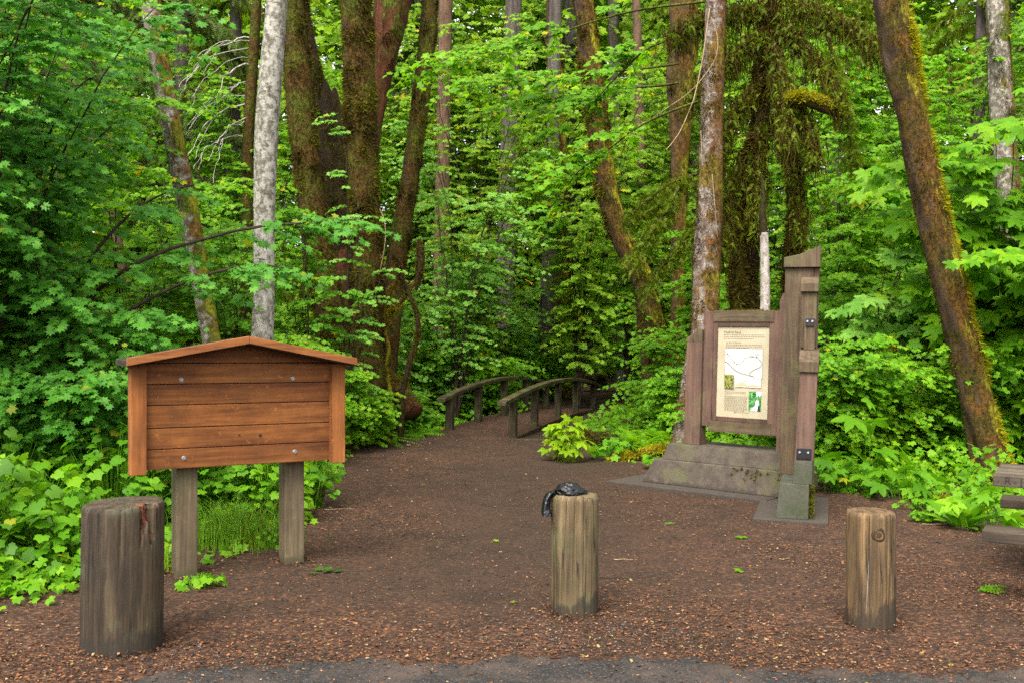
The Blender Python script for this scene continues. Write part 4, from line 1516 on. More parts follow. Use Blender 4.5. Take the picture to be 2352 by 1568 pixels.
B_ALDER = bark_mat('pale_alder_bark', (.070, .060, .043), (.150, .134, .104), .35, 13, lichen=.46, lichen_col=(.36, .34, .285), bands=.95, bumpd=.012)
B_ALDERM = bark_mat('mossy_alder_bark', (.055, .042, .030), (.15, .13, .10), .4, 10, lichen=.28, lichen_col=(.36, .33, .27), moss=.45, bumpd=.015, side=.75)
B_MAPLE = bark_mat('mossy_maple_bark', (.022, .015, .009), (.06, .04, .025), .35, 8, moss=.82, mossa=(.055, .029, .005), mossb=(.110, .112, .006), bumpd=.05, side=.45,
                   green=(.046, .052, .004))
B_MAPLE2 = bark_mat('brown_moss_bark', (.022, .013, .007), (.070, .045, .026), .35, 10, moss=.80, mossa=(.088, .042, .007), mossb=(.21, .185, .006), bumpd=.035, side=.95,
                    green=(.042, .032, .006))
B_FIR = bark_mat('grey_fir_bark', (.030, .024, .020), (.095, .078, .066), .12, 12, moss=.12, mossb=(.13, .12, .02), bumpd=.04)
B_BROWN = bark_mat('red_brown_bark', (.045, .025, .015), (.13, .078, .05), .2, 12, moss=.2, bumpd=.03)
B_ROT = bark_mat('rotten_red_wood', (.030, .011, .005), (.105, .038, .016), .12, 14, moss=.35, bumpd=.05)
B_WHITE = bark_mat('white_mottled_bark', (.10, .065, .05), (.32, .27, .23), .5, 12, lichen=.42, lichen_col=(.40, .36, .33), bumpd=.012)
B_DARK = bark_mat('dark_mossy_bark', (.008, .006, .004), (.025, .018, .010), .4, 9, moss=.62, mossa=(.034, .018, .005), mossb=(.05, .052, .005), bumpd=.04, green=(.024, .027, .004))


def add_crown(t, specs, leafm, twigm=TWIG, tpl=MAPLE5, size=.09, K=11, seed=0, name='crown', L=(.45, .9), limb_r=.018, droop=.28, density=1.0, pitch=.0, ntilt=.3):
    """specs: limbs as lists of world points; sprays grow along each limb, densest to its end"""
    r = np.random.default_rng(seed)
    O, az, LL, tubes_ = [], [], [], []
    parts = []
    for pts, ns in specs:
        pa = smooth_path(np.asarray(pts, dtype=float), 16)
        pa = pa + np.cumsum(r.normal(0, .012, pa.shape), 0)
        tubes_.append(pa)
        ns = int(ns * density)
        q = r.uniform(.18, 1.0, ns) ** .8
        idx = q * 15
        i0 = np.clip(idx.astype(int), 0, 14)
        f = (idx - i0)[:, None]
        p = pa[i0] * (1 - f) + pa[i0 + 1] * f
        dd = pa[-1] - pa[0]
        base = math.atan2(dd[1], dd[0])
        if abs(dd[0]) + abs(dd[1]) < .5 * abs(dd[2]):
            a = r.uniform(-pi, pi, ns)
        else:
            a = base + r.choice([-1, 1], ns) * r.uniform(.15, 1.5, ns)
        O.append(p)
        az.append(a)
        LL.append(r.uniform(L[0], L[1], ns))
    O, az, LL = np.concatenate(O), np.concatenate(az), np.concatenate(LL)
    O = O + r.normal(0, .05, O.shape)
    pos, d, n, sz, tw = sprays(O, az, LL, K, size, droop, pitch, r, ntilt=ntilt)
    V, Q = leaves(tpl, pos, d, n, sz)
    f = mesh_np(name, V, [Q], leafm, t)
    tb = np.array(tubes_)
    a = tubes(tb, np.full(len(tb), limb_r), np.full(len(tb), limb_r * .25), 5)
    b = tubes(tw, np.full(len(tw), .0045), np.full(len(tw), .0015), 3)
    V, Fs = joinVF([a, b])
    mesh_np('branches', V, Fs, twigm, t)
    return f


def limb_px(pts, Y0, Y1=None):
    """limb through photo points, depth running from Y0 to Y1"""
    n = len(pts)
    return [P(u, v, Y0 + ((Y1 if Y1 is not None else Y0) - Y0) * i / max(1, n - 1)) for i, (u, v) in enumerate(pts)]


def build_trees():
    # --- left group
    t, _ = tree('alder_tree', 'straight pale alder trunk with white lichen patches rising behind the notice board', 'tree',
                [(600, 830, 52), (606, 700, 49), (607, 540, 47), (608, 420, 50), (613, 280, 54), (625, 140, 52), (636, 0, 46)], 10.6, B_ALDER, 1, .02, .3, top=9.0)
    t, _ = tree('alder_tree', 'leaning thin alder trunk with a moss-dark right edge, left of the pale trunk', 'tree',
                [(486, 780, 42), (455, 610, 42), (432, 470, 44), (415, 400, 46), (392, 280, 46), (372, 180, 46), (345, 0, 44)], 12.2, B_ALDERM, 2, .04, .3, top=8.5,
                moss=MOSS_HAIR, mossdens=11000, mosslen=0.012)
    t, _ = tree('thin_tree', 'thin reddish-brown trunk at the upper left edge, bending right', 'tree',
                [(330, 860, 24), (270, 560, 25), (210, 300, 26), (160, 190, 28), (118, 90, 28), (92, 0, 28)], 15, B_BROWN, 3, .05, .2, top=9)
    # --- mossy maple cluster
    t, _ = tree('mossy_maple', 'thick moss-covered maple trunk just right of the pale alder', 'tree',
                [(790, 860, 81), (765, 760, 69), (740, 640, 65), (722, 520, 65), (708, 400, 63), (693, 280, 63), (683, 150, 58), (672, 0, 46)], 15.5, B_MAPLE, 4, .08, .35, top=9.5,
                moss=MOSS_HAIR, mossdens=35200, mosslen=0.031,
                extra=(([(752, 470, 30), (748, 330, 32), (728, 180, 32), (700, 60, 30), (680, -60, 28)], 16.6, B_DARK),))
    t2, _ = tree('mossy_maple', 'tallest dark moss-covered maple trunk in the middle of the left cluster', 'tree',
                 [(846, 880, 82), (842, 760, 71), (845, 640, 64), (842, 500, 64), (833, 380, 66), (828, 260, 69), (822, 130, 71), (818, 0, 68)], 15.2, B_MAPLE, 5, .09, .4, top=9.5,
                 moss=MOSS_HAIR, mossdens=39600, mosslen=0.034)
    t, _ = tree('hollow_snag', 'dark broken hollow snag between the two thick mossy maples', 'dead tree',
                [(782, 830, 92), (775, 600, 86), (768, 470, 84), (764, 380, 80), (766, 310, 74), (768, 262, 66)], 16.6, B_DARK, 6, .20, .2, top=None, ridges=.12, jag=.34,
                moss=MOSS_HAIR, mossdens=11000, mosslen=0.037)
    t, _ = tree('rotten_stump', 'narrow rusty-red rotten stump in front of the dark hollow snag', 'stump',
                [(790, 850, 50), (784, 740, 42), (778, 640, 40), (775, 600, 38)], 15.7, B_ROT, 7, .12, .3, top=None, ridges=.15, jag=.14)
    t, _ = tree('red_snag', 'rusty red decaying trunk at the top, right of the tallest mossy maple', 'dead tree',
                [(846, 520, 34), (850, 330, 34), (872, 190, 44), (892, 90, 62), (904, 0, 74)], 17.5, B_ROT, 8, .12, .2, top=9.5, ridges=.12, moss=MOSS_HAIR, mossdens=6600, mosslen=0.031)
    t, _ = tree('mossy_maple', 'slimmer rust-mossed trunk leaning right, beside the cluster of thick maples', 'tree',
                [(905, 640, 46), (922, 530, 46), (940, 420, 40), (955, 320, 40), (970, 200, 40), (982, 80, 39), (988, 0, 35)], 18, B_MAPLE, 9, .08, .2, top=9.5,
                moss=MOSS_HAIR, mossdens=15400, mosslen=0.028)
    # --- far middle trunks
    for lb, pts, Y, m, sd in (
        ('grey fir trunk far back, farthest left in the middle distance', [(1152, 880, 48), (1160, 640, 42), (1170, 330, 40), (1180, 0, 36)], 27, B_FIR, 11),
        ('thin grey-brown fir trunk just left of the bridge end, far back', [(1250, 830, 36), (1262, 620, 34), (1268, 330, 30), (1276, 0, 28)], 25, B_FIR, 12),
        ('wide pale grey fir trunk far behind the arched bridge', [(1296, 840, 52), (1303, 600, 46), (1308, 330, 42), (1316, 0, 40)], 31, B_FIR, 13),
        ('slim grey trunk in the distance behind the bent mossy maple', [(1430, 840, 34), (1424, 600, 30), (1415, 300, 26), (1408, 0, 24)], 30, B_FIR, 14),
        ('grey trunk far off between the pylon and the leaning mossy tree', [(1905, 640, 36), (1912, 440, 34), (1918, 200, 30), (1922, 0, 28)], 31, B_FIR, 15),
        ('dark brown trunk far back, left of the pale grey firs', [(1010, 760, 34), (1016, 420, 32), (1020, 200, 30), (1024, 0, 30)], 26, B_BROWN, 16),
        ('slender dark trunk right of the arched bridge, deep in the wood', [(1480, 760, 24), (1476, 560, 22), (1470, 300, 20), (1462, 0, 18)], 26, B_BROWN, 17),
    ):
        tree('fir_tree', lb, 'tree', pts, Y, m, sd, .05, .2, top=14, ridges=.06, group='fir trunks in the distance', seg=20)
    t, _ = tree('mossy_maple', 'rust-and-yellow mossed trunk at the top, left of the bent one', 'tree',
                [(1290, 560, 35), (1284, 400, 39), (1278, 250, 39), (1274, 120, 37), (1270, 0, 33)], 25.5, B_MAPLE2, 21, .08, .1, top=10, moss=MOSS_HAIR, mossdens=8800, mosslen=0.031)
    t, _ = tree('bent_maple', 'bent maple with an S-curved mossy trunk, foot swollen behind the bridge', 'tree',
                [(1500, 760, 68), (1484, 660, 53), (1455, 600, 46), (1425, 545, 42), (1398, 460, 48), (1384, 380, 51), (1368, 250, 49), (1352, 110, 48), (1340, 0, 44)], 18.5, B_MAPLE2, 22, .10, .3,
                top=10, moss=MOSS_HAIR, mossdens=19800, mosslen=0.037)
    t, _ = tree('mossy_snag', 'short dark mossy limb stub hanging into the top, left of the mid alder', 'dead tree',
                [(1556, 700, 30), (1560, 420, 36), (1562, 200, 56), (1570, 100, 66), (1572, 0, 62)], 20.5, B_MAPLE2, 23, .12, .1, top=9, moss=MOSS_HAIR, mossdens=7700, mosslen=0.031)
    # --- alder beside the trail sign
    t, pa = tree('alder_tree', 'tall straight alder with rough mossy bark directly behind the map panel', 'tree',
                 [(1578, 1010, 62), (1596, 880, 62), (1614, 770, 60), (1622, 650, 60), (1628, 520, 62), (1632, 400, 52), (1636, 250, 50), (1641, 120, 50), (1646, 0, 46)], 13.4, B_ALDERM2, 24, .07, .35,
                 top=9.5, moss=MOSS_HAIR, mossdens=24200, mosslen=0.019)
    dead = [limb_px(q, *y) for q, y in (([(1630, 20), (1615, 130), (1596, 225), (1560, 310), (1530, 345)], (13.2, 12.6)),
                                         ([(1634, 40), (1652, 90), (1645, 140), (1590, 210), (1500, 270)], (13.1, 12.8)),
                                         ([(1636, 400), (1640, 450), (1645, 510), (1648, 545)], (13.05, 13.05)), ([(1610, 300), (1612, 350), (1613, 380)], (13.1, 13.1)))]
    V, Q = tubes(np.array([smooth_path(d, 14) for d in dead]), [.010, .007, .008, .008], [.005, .003, .003, .004], 4)
    mesh_np('dead_vine', V, [Q], TWIG_PALE, t)
    # thin dark limbs crossing the middle of the picture, with sprays of bright maple leaves
    specs = [(limb_px(q, *y), ns) for q, y, ns in (
        ([(1620, 5), (1500, 20), (1380, 50), (1250, 90), (1120, 120), (960, 152)], (13.4, 14.5), 30),
        ([(1560, 150), (1450, 165), (1330, 172), (1200, 180), (1080, 182)], (15, 15.5), 32),
        ([(1560, 190), (1420, 205), (1300, 215), (1180, 220)], (15.5, 15), 26),
        ([(1600, 235), (1500, 255), (1430, 300), (1380, 340), (1290, 410), (1270, 500)], (13.6, 14.2), 26),
        ([(1600, 60), (1480, 110), (1360, 230), (1290, 330)], (14, 15), 26))]
    add_crown(t, specs, LEAF_BRIGHT, TWIG_MOSS, MAPLE5, .085, 13, 31, L=(.4, .95), limb_r=.020)
    # pale slender tree
    t, _ = tree('slender_tree', 'slender tree with white mottled bark showing above and below the map panel', 'tree',
                [(1743, 1040, 30), (1750, 860, 24), (1758, 700, 22), (1757, 600, 20), (1755, 530, 19)], 13.6, B_WHITE, 25, .05, .2, top=None,
                extra=(([(1755, 540, 18), (1751, 490, 15), (1754, 440, 11), (1748, 400, 5)], 13.6, B_DARK),))
    # --- leaning mossy tree right
    t, pa = tree('leaning_maple', 'large leaning tree with brown moss and a yellow-green right edge', 'tree',
                 [(2282, 1115, 84), (2266, 1020, 74), (2238, 900, 69), (2204, 760, 70), (2180, 650, 72), (2148, 530, 67), (2120, 400, 69), (2096, 270, 67), (2066, 140, 72), (2045, 0, 72)], 11.7, B_MAPLE2, 26, .11, .35,
                 top=9, moss=MOSS_HAIR, mossdens=35200, mosslen=0.016)
    pp = px_path([(2282, 1115, 84), (2266, 1020, 74), (2238, 900, 69), (2204, 760, 70), (2180, 650, 72), (2148, 530, 67), (2120, 400, 69), (2096, 270, 67), (2066, 140, 72), (2045, 0, 72)], 11.7, top=9, step=.06)
    V, Q, N = trunk_geo(pp, 32, .11, .35, 26)
    fuzz(V, N, MOSS_YELLOW, t, 90000, .036, keep=lambda p, n: n[:, 0] + .22 * np.sin(p[:, 2] * 4.1) + .14 * np.sin(p[:, 2] * 9.7 + 1) + rng.normal(0, .10, len(p)) > .68, sag=.3)
    t, pa = tree('mossy_tree', 'grey-brown trunk with orange moss at the right edge, behind the leaning tree', 'tree',
                 [(2345, 900, 62), (2335, 700, 58), (2322, 520, 54), (2310, 380, 52), (2298, 200, 52), (2290, 0, 48)], 16.5, B_ALDERM, 27, .08, .3, top=9.5, moss=MOSS_HAIR, mossdens=15400, mosslen=0.022)
    return


B_ALDERM2 = bark_mat('rough_mossy_alder_bark', (.040, .026, .017), (.17, .13, .10), .5, 14, lichen=.22, moss=.62, mossa=(.10, .046, .016), mossb=(.20, .18, .01), bumpd=.035, side=.6,
                     lichen_col=(.34, .29, .25), green=(.10, .07, .012))
build_trees()


# ------------------------------------------------------------------ hemlock with hanging moss
def build_hemlock():
    Y = 14.6
    t, pa = tree('hemlock_tree', 'dark hemlock draped in hanging brown moss, behind and above the map panel', 'tree',
                 [(1712, 960, 44), (1716, 760, 42), (1722, 560, 42), (1735, 400, 40), (1748, 260, 38), (1760, 120, 36), (1768, 0, 34)], Y, B_DARK, 41, .12, .3, top=9.5,
                 moss=MOSS_BROWN, mossdens=19800, mosslen=0.050,
                 extra=(([(1810, 700, 30), (1828, 520, 32), (1820, 380, 34), (1800, 260, 34), (1782, 160, 32)], Y + .3, B_DARK),
                        ([(1690, 720, 26), (1700, 560, 28), (1712, 420, 28), (1735, 300, 26)], Y - .2, B_MAPLE)))
    r = np.random.default_rng(44)
    limbs = []
    for (q, y) in (([(1765, 60), (1700, 110), (1640, 160), (1580, 220)], (Y, Y - .8)), ([(1765, 30), (1830, 80), (1890, 150), (1930, 240)], (Y, Y - 1.0)),
                   ([(1750, 180), (1690, 240), (1650, 330), (1630, 430)], (Y, Y - .9)), ([(1755, 140), (1810, 190), (1850, 270), (1870, 360)], (Y, Y - 1.1)),
                   ([(1740, 330), (1700, 380), (1670, 460), (1660, 560)], (Y, Y - .7)), ([(1780, 260), (1820, 330), (1835, 430), (1838, 540)], (Y, Y - .7)),
                   ([(1770, -20), (1850, 10), (1950, 50), (2030, 120)], (Y, Y - 1.2)), ([(1768, 0), (1690, 20), (1600, 40), (1530, 90)], (Y, Y - .7)),
                   ([(1765, 60), (1790, 140), (1800, 230), (1806, 330)], (Y, Y - 1.2)), ([(1745, 260), (1742, 340), (1740, 430), (1738, 520)], (Y, Y - .7)),
                   ([(1560, 430), (1520, 500), (1480, 560), (1440, 600)], (Y + .5, Y - .3)), ([(1640, 480), (1580, 540), (1530, 600), (1480, 660)], (Y + .6, Y)),
                   ([(1600, 400), (1540, 420), (1500, 450), (1440, 500)], (Y + .9, Y + .2)), ([(1770, -60), (1880, -40), (1980, -10), (2080, 60)], (Y, Y - .4)),
                   ([(1900, 80), (1930, 190), (1950, 290), (1960, 380)], (Y + .2, Y - .2))):
        limbs.append(smooth_path(limb_px(q, *y), 18))
    limbs = np.array(limbs)
    V, Q = tubes(limbs, np.full(len(limbs), .030), np.full(len(limbs), .010), 6)
    mesh_np('branches', V, [Q], TWIG_MOSS, t)
    # needle sprays: off each limb, hanging
    n = 13000
    li = r.integers(0, len(limbs), n)
    q = r.uniform(1.5, 17, n)
    i0 = np.clip(q.astype(int), 0, 16)
    f = (q - i0)[:, None]
    p = limbs[li, i0] * (1 - f) + limbs[li, i0 + 1] * f + r.normal(0, .07, (n, 3)) * np.array((1, 1, .7))
    p[:, 2] -= np.abs(r.normal(0, .10, n))
    a = r.uniform(0, 2 * pi, n)
    d = np.stack([np.cos(a), np.sin(a), -r.uniform(.2, 1.4, n)], 1)
    V, Q = leaves(NEEDLE, p, d, np.stack([r.normal(0, .4, n), r.normal(0, .4, n), np.ones(n)], 1), r.uniform(.05, .14, n))
    mesh_np('needles', V, [Q], LEAF_NEEDLE, t)
    # hanging moss strands
    n = 5200
    li = r.integers(0, len(limbs) - 5, n)
    q = r.uniform(0, 17, n)
    i0 = np.clip(q.astype(int), 0, 16)
    f = (q - i0)[:, None]
    p = limbs[li, i0] * (1 - f) + limbs[li, i0 + 1] * f + r.normal(0, .06, (n, 3))
    L = r.uniform(.10, .55, n) * r.uniform(.5, 1.3, n)
    tt = np.linspace(0, 1, 4)
    st = p[:, None, :] + np.stack([r.normal(0, .05, (n, 1)) * tt + r.normal(0, .02, (n, 4)), r.normal(0, .05, (n, 1)) * tt + r.normal(0, .02, (n, 4)), -L[:, None] * tt], 2)
    V, Q = tubes(st, r.uniform(.004, .016, n), np.full(n, .0015), 3)
    mesh_np('hanging_moss', V, [Q], MOSS_BROWN, t)
    # stout mossy limb stub pointing right
    lb = px_path([(1800, 232, 18), (1850, 228, 26), (1890, 240, 34), (1925, 258, 30), (1938, 268, 10)], Y - .9, top=None, ground=-99, step=.03)
    V, Q, N = trunk_geo(lb, 16, .12, 0, 4)
    mesh_np('limb', V.reshape(-1, 3), [Q], B_MAPLE2, t, smooth=True)
    fuzz(V, N, MOSS_YELLOW, t, 5000, .05, keep=lambda p, nn: nn[:, 2] > -.1)


build_hemlock()


# ------------------------------------------------------------------ shrubs, saplings and other plants
def shrub(name, label, cat, x, y, H, R, nl, leafm, tpl=VINE7, size=.085, K=12, seed=0, az0=None, azs=pi, ns=22, L=(.35, .75), limb_r=.014, group=None, droop=.25,
          twigm=TWIG, start=.25, lean=(0, 0), ntilt=.28, zmin=.0, spread=.9, leafdroop=.45):
    """woody stems arching up and out of one foot, flat leaf sprays along them"""
    r = np.random.default_rng(seed + 1000)
    kl = min(1.0, R / 1.1 + .15)
    L = (L[0] * kl, L[1] * kl)
    if size < .15:
        size, K, ns = size * .66, int(K * 1.25), int(ns * 1.45)
    z0 = th(x, y)
    t = thing(name, label, cat, (x, y, z0), group)
    O, az, LL, st = [], [], [], []
    tt = np.linspace(0, 1, 14)
    for i in range(nl):
        a = (az0 if az0 is not None else 0) + r.uniform(-azs, azs)
        h = H * r.uniform(.45, 1.05)
        rr = R * r.uniform(.35, 1.1)
        ex = r.uniform(1.2, 2.2)
        pa = np.stack([x + cos(a) * rr * tt ** ex + lean[0] * tt, y + sin(a) * rr * tt ** ex + lean[1] * tt, z0 - .05 + h * (1 - (1 - tt) ** r.uniform(1.3, 2.0))], 1)
        wob = np.cumsum(r.normal(0, .018 * H / 3, pa.shape), 0)
        wob -= wob[:1]
        pa = pa + wob
        pa[0, 2] = z0 - .05
        st.append(pa)
        q = r.uniform(start, 1.0, ns) * 13
        i0 = np.clip(q.astype(int), 0, 12)
        f = (q - i0)[:, None]
        p = pa[i0] * (1 - f) + pa[i0 + 1] * f
        keep = p[:, 2] > z0 + zmin
        p = p[keep]
        O.append(p)
        az.append(a + r.normal(0, 1.1, len(p)))
        LL.append(r.uniform(L[0], L[1], len(p)))
    O, az, LL = np.concatenate(O), np.concatenate(az), np.concatenate(LL)
    pos, d, n, sz, tw = sprays(O, az, LL, K, size, droop, .08, r, ntilt=ntilt, spread=spread, leafdroop=leafdroop)
    ok = pos[:, 2] > terrain(pos[:, 0], pos[:, 1]) + .02
    V, Q = leaves(tpl, pos[ok], d[ok], n[ok], sz[ok])
    mesh_np('foliage', V, [Q], leafm, t)
    a = tubes(np.array(st), r.uniform(.7, 1.3, nl) * limb_r, np.full(nl, limb_r * .25), 5)
    b = tubes(tw, np.full(len(tw), .0035), np.full(len(tw), .0012), 3)
    V, Fs = joinVF([a, b])
    mesh_np('stems', V, Fs, twigm, t)
    return t


def herb(name, label, cat, x, y, R, H, nleaf, leafm, tpl=THIMBLE, size=.14, seed=0, group=None, ntilt=.35):
    """leafy plant: every leaf on a stalk of its own rising from the foot"""
    r = np.random.default_rng(seed + 3000)
    if tpl is THIMBLE:
        size, nleaf = size * .45, int(nleaf * 2.5)
    z0 = th(x, y)
    t = thing(name, label, cat, (x, y, z0), group)
    n = nleaf
    a = r.uniform(0, 2 * pi, n)
    q = np.sqrt(r.random(n))
    px, py = x + R * q * np.cos(a), y + R * q * np.sin(a) * .8
    pz = z0 + H * (r.uniform(.25, 1.0, n)) * (1 - .45 * q ** 2)
    pos = np.stack([px, py, pz], 1)
    la = a + r.normal(0, .8, n)
    d = np.stack([np.cos(la), np.sin(la) - .35, -r.uniform(.1, .8, n)], 1)
    nn = np.stack([r.normal(0, ntilt, n), r.normal(-.25, ntilt, n), np.ones(n)], 1)
    V, Q = leaves(tpl, pos, d, nn, size * r.uniform(.6, 1.15, n))
    mesh_np('foliage', V, [Q], leafm, t)
    foot = np.stack([x + (px - x) * .45, y + (py - y) * .45, np.full(n, z0 - .02)], 1)
    mid = (foot + pos) / 2 + np.array((0, 0, .06)) + (pos - foot) * np.array((-.15, -.15, .1))
    V, Q = tubes(np.stack([foot, mid, pos], 1), np.full(n, .004), np.full(n, .002), 3)
    mesh_np('stems', V, [Q], leafm, t)
    return t


def fern(label, x, y, n, L, leafm, seed=0, group='sword ferns on the forest floor', up=.9, z=None):
    r = np.random.default_rng(seed + 5000)
    z0 = th(x, y) if z is None else z
    t = thing('sword_fern', label, 'fern', (x, y, z0), group)
    VV, QQ = [], []
    for i in range(n):
        a = 2 * pi * i / n + r.normal(0, .25)
        l = L * r.uniform(.7, 1.15)
        m_ = 26
        s = np.linspace(.08, 1, m_)
        el = up * r.uniform(.7, 1.15)
        hx = l * (s * cos(el) + .35 * s ** 2)
        hz = l * (s * sin(el) - .55 * s ** 2.2)
        c = np.stack([x + hx * cos(a), y + hx * sin(a), z0 + hz], 1)
        tg = norm(np.gradient(c, axis=0))
        sd = np.array((-sin(a), cos(a), 0.0))
        w_ = l * .17 * np.sin(np.pi * np.clip(s * .92 + .06, 0, 1)) ** .7 * (1.15 - s * .6)
        for sg in (-1, 1):
            d = sd[None] * sg + tg * .35 + np.array((0, 0, -.25))
            T = (np.array([(-.13, 0, 0), (.13, 0, 0), (.07, .6, 0), (0, 1, -.05), (-.07, .6, 0)]), np.array([(0, 1, 2, 3, 4)]))
            V, Q = leaves(T, c, d, np.cross(tg, d) * -sg * 1.0 + np.array((0, 0, .01)), np.maximum(w_, .02))
            VV.append(V)
            QQ.append(Q)
    V, Fs = joinVF(list(zip(VV, QQ)))
    mesh_np('fronds', V, Fs, leafm, t)
    return t


def gx(u, Y):
    return float(P(u, 780, Y)[0])


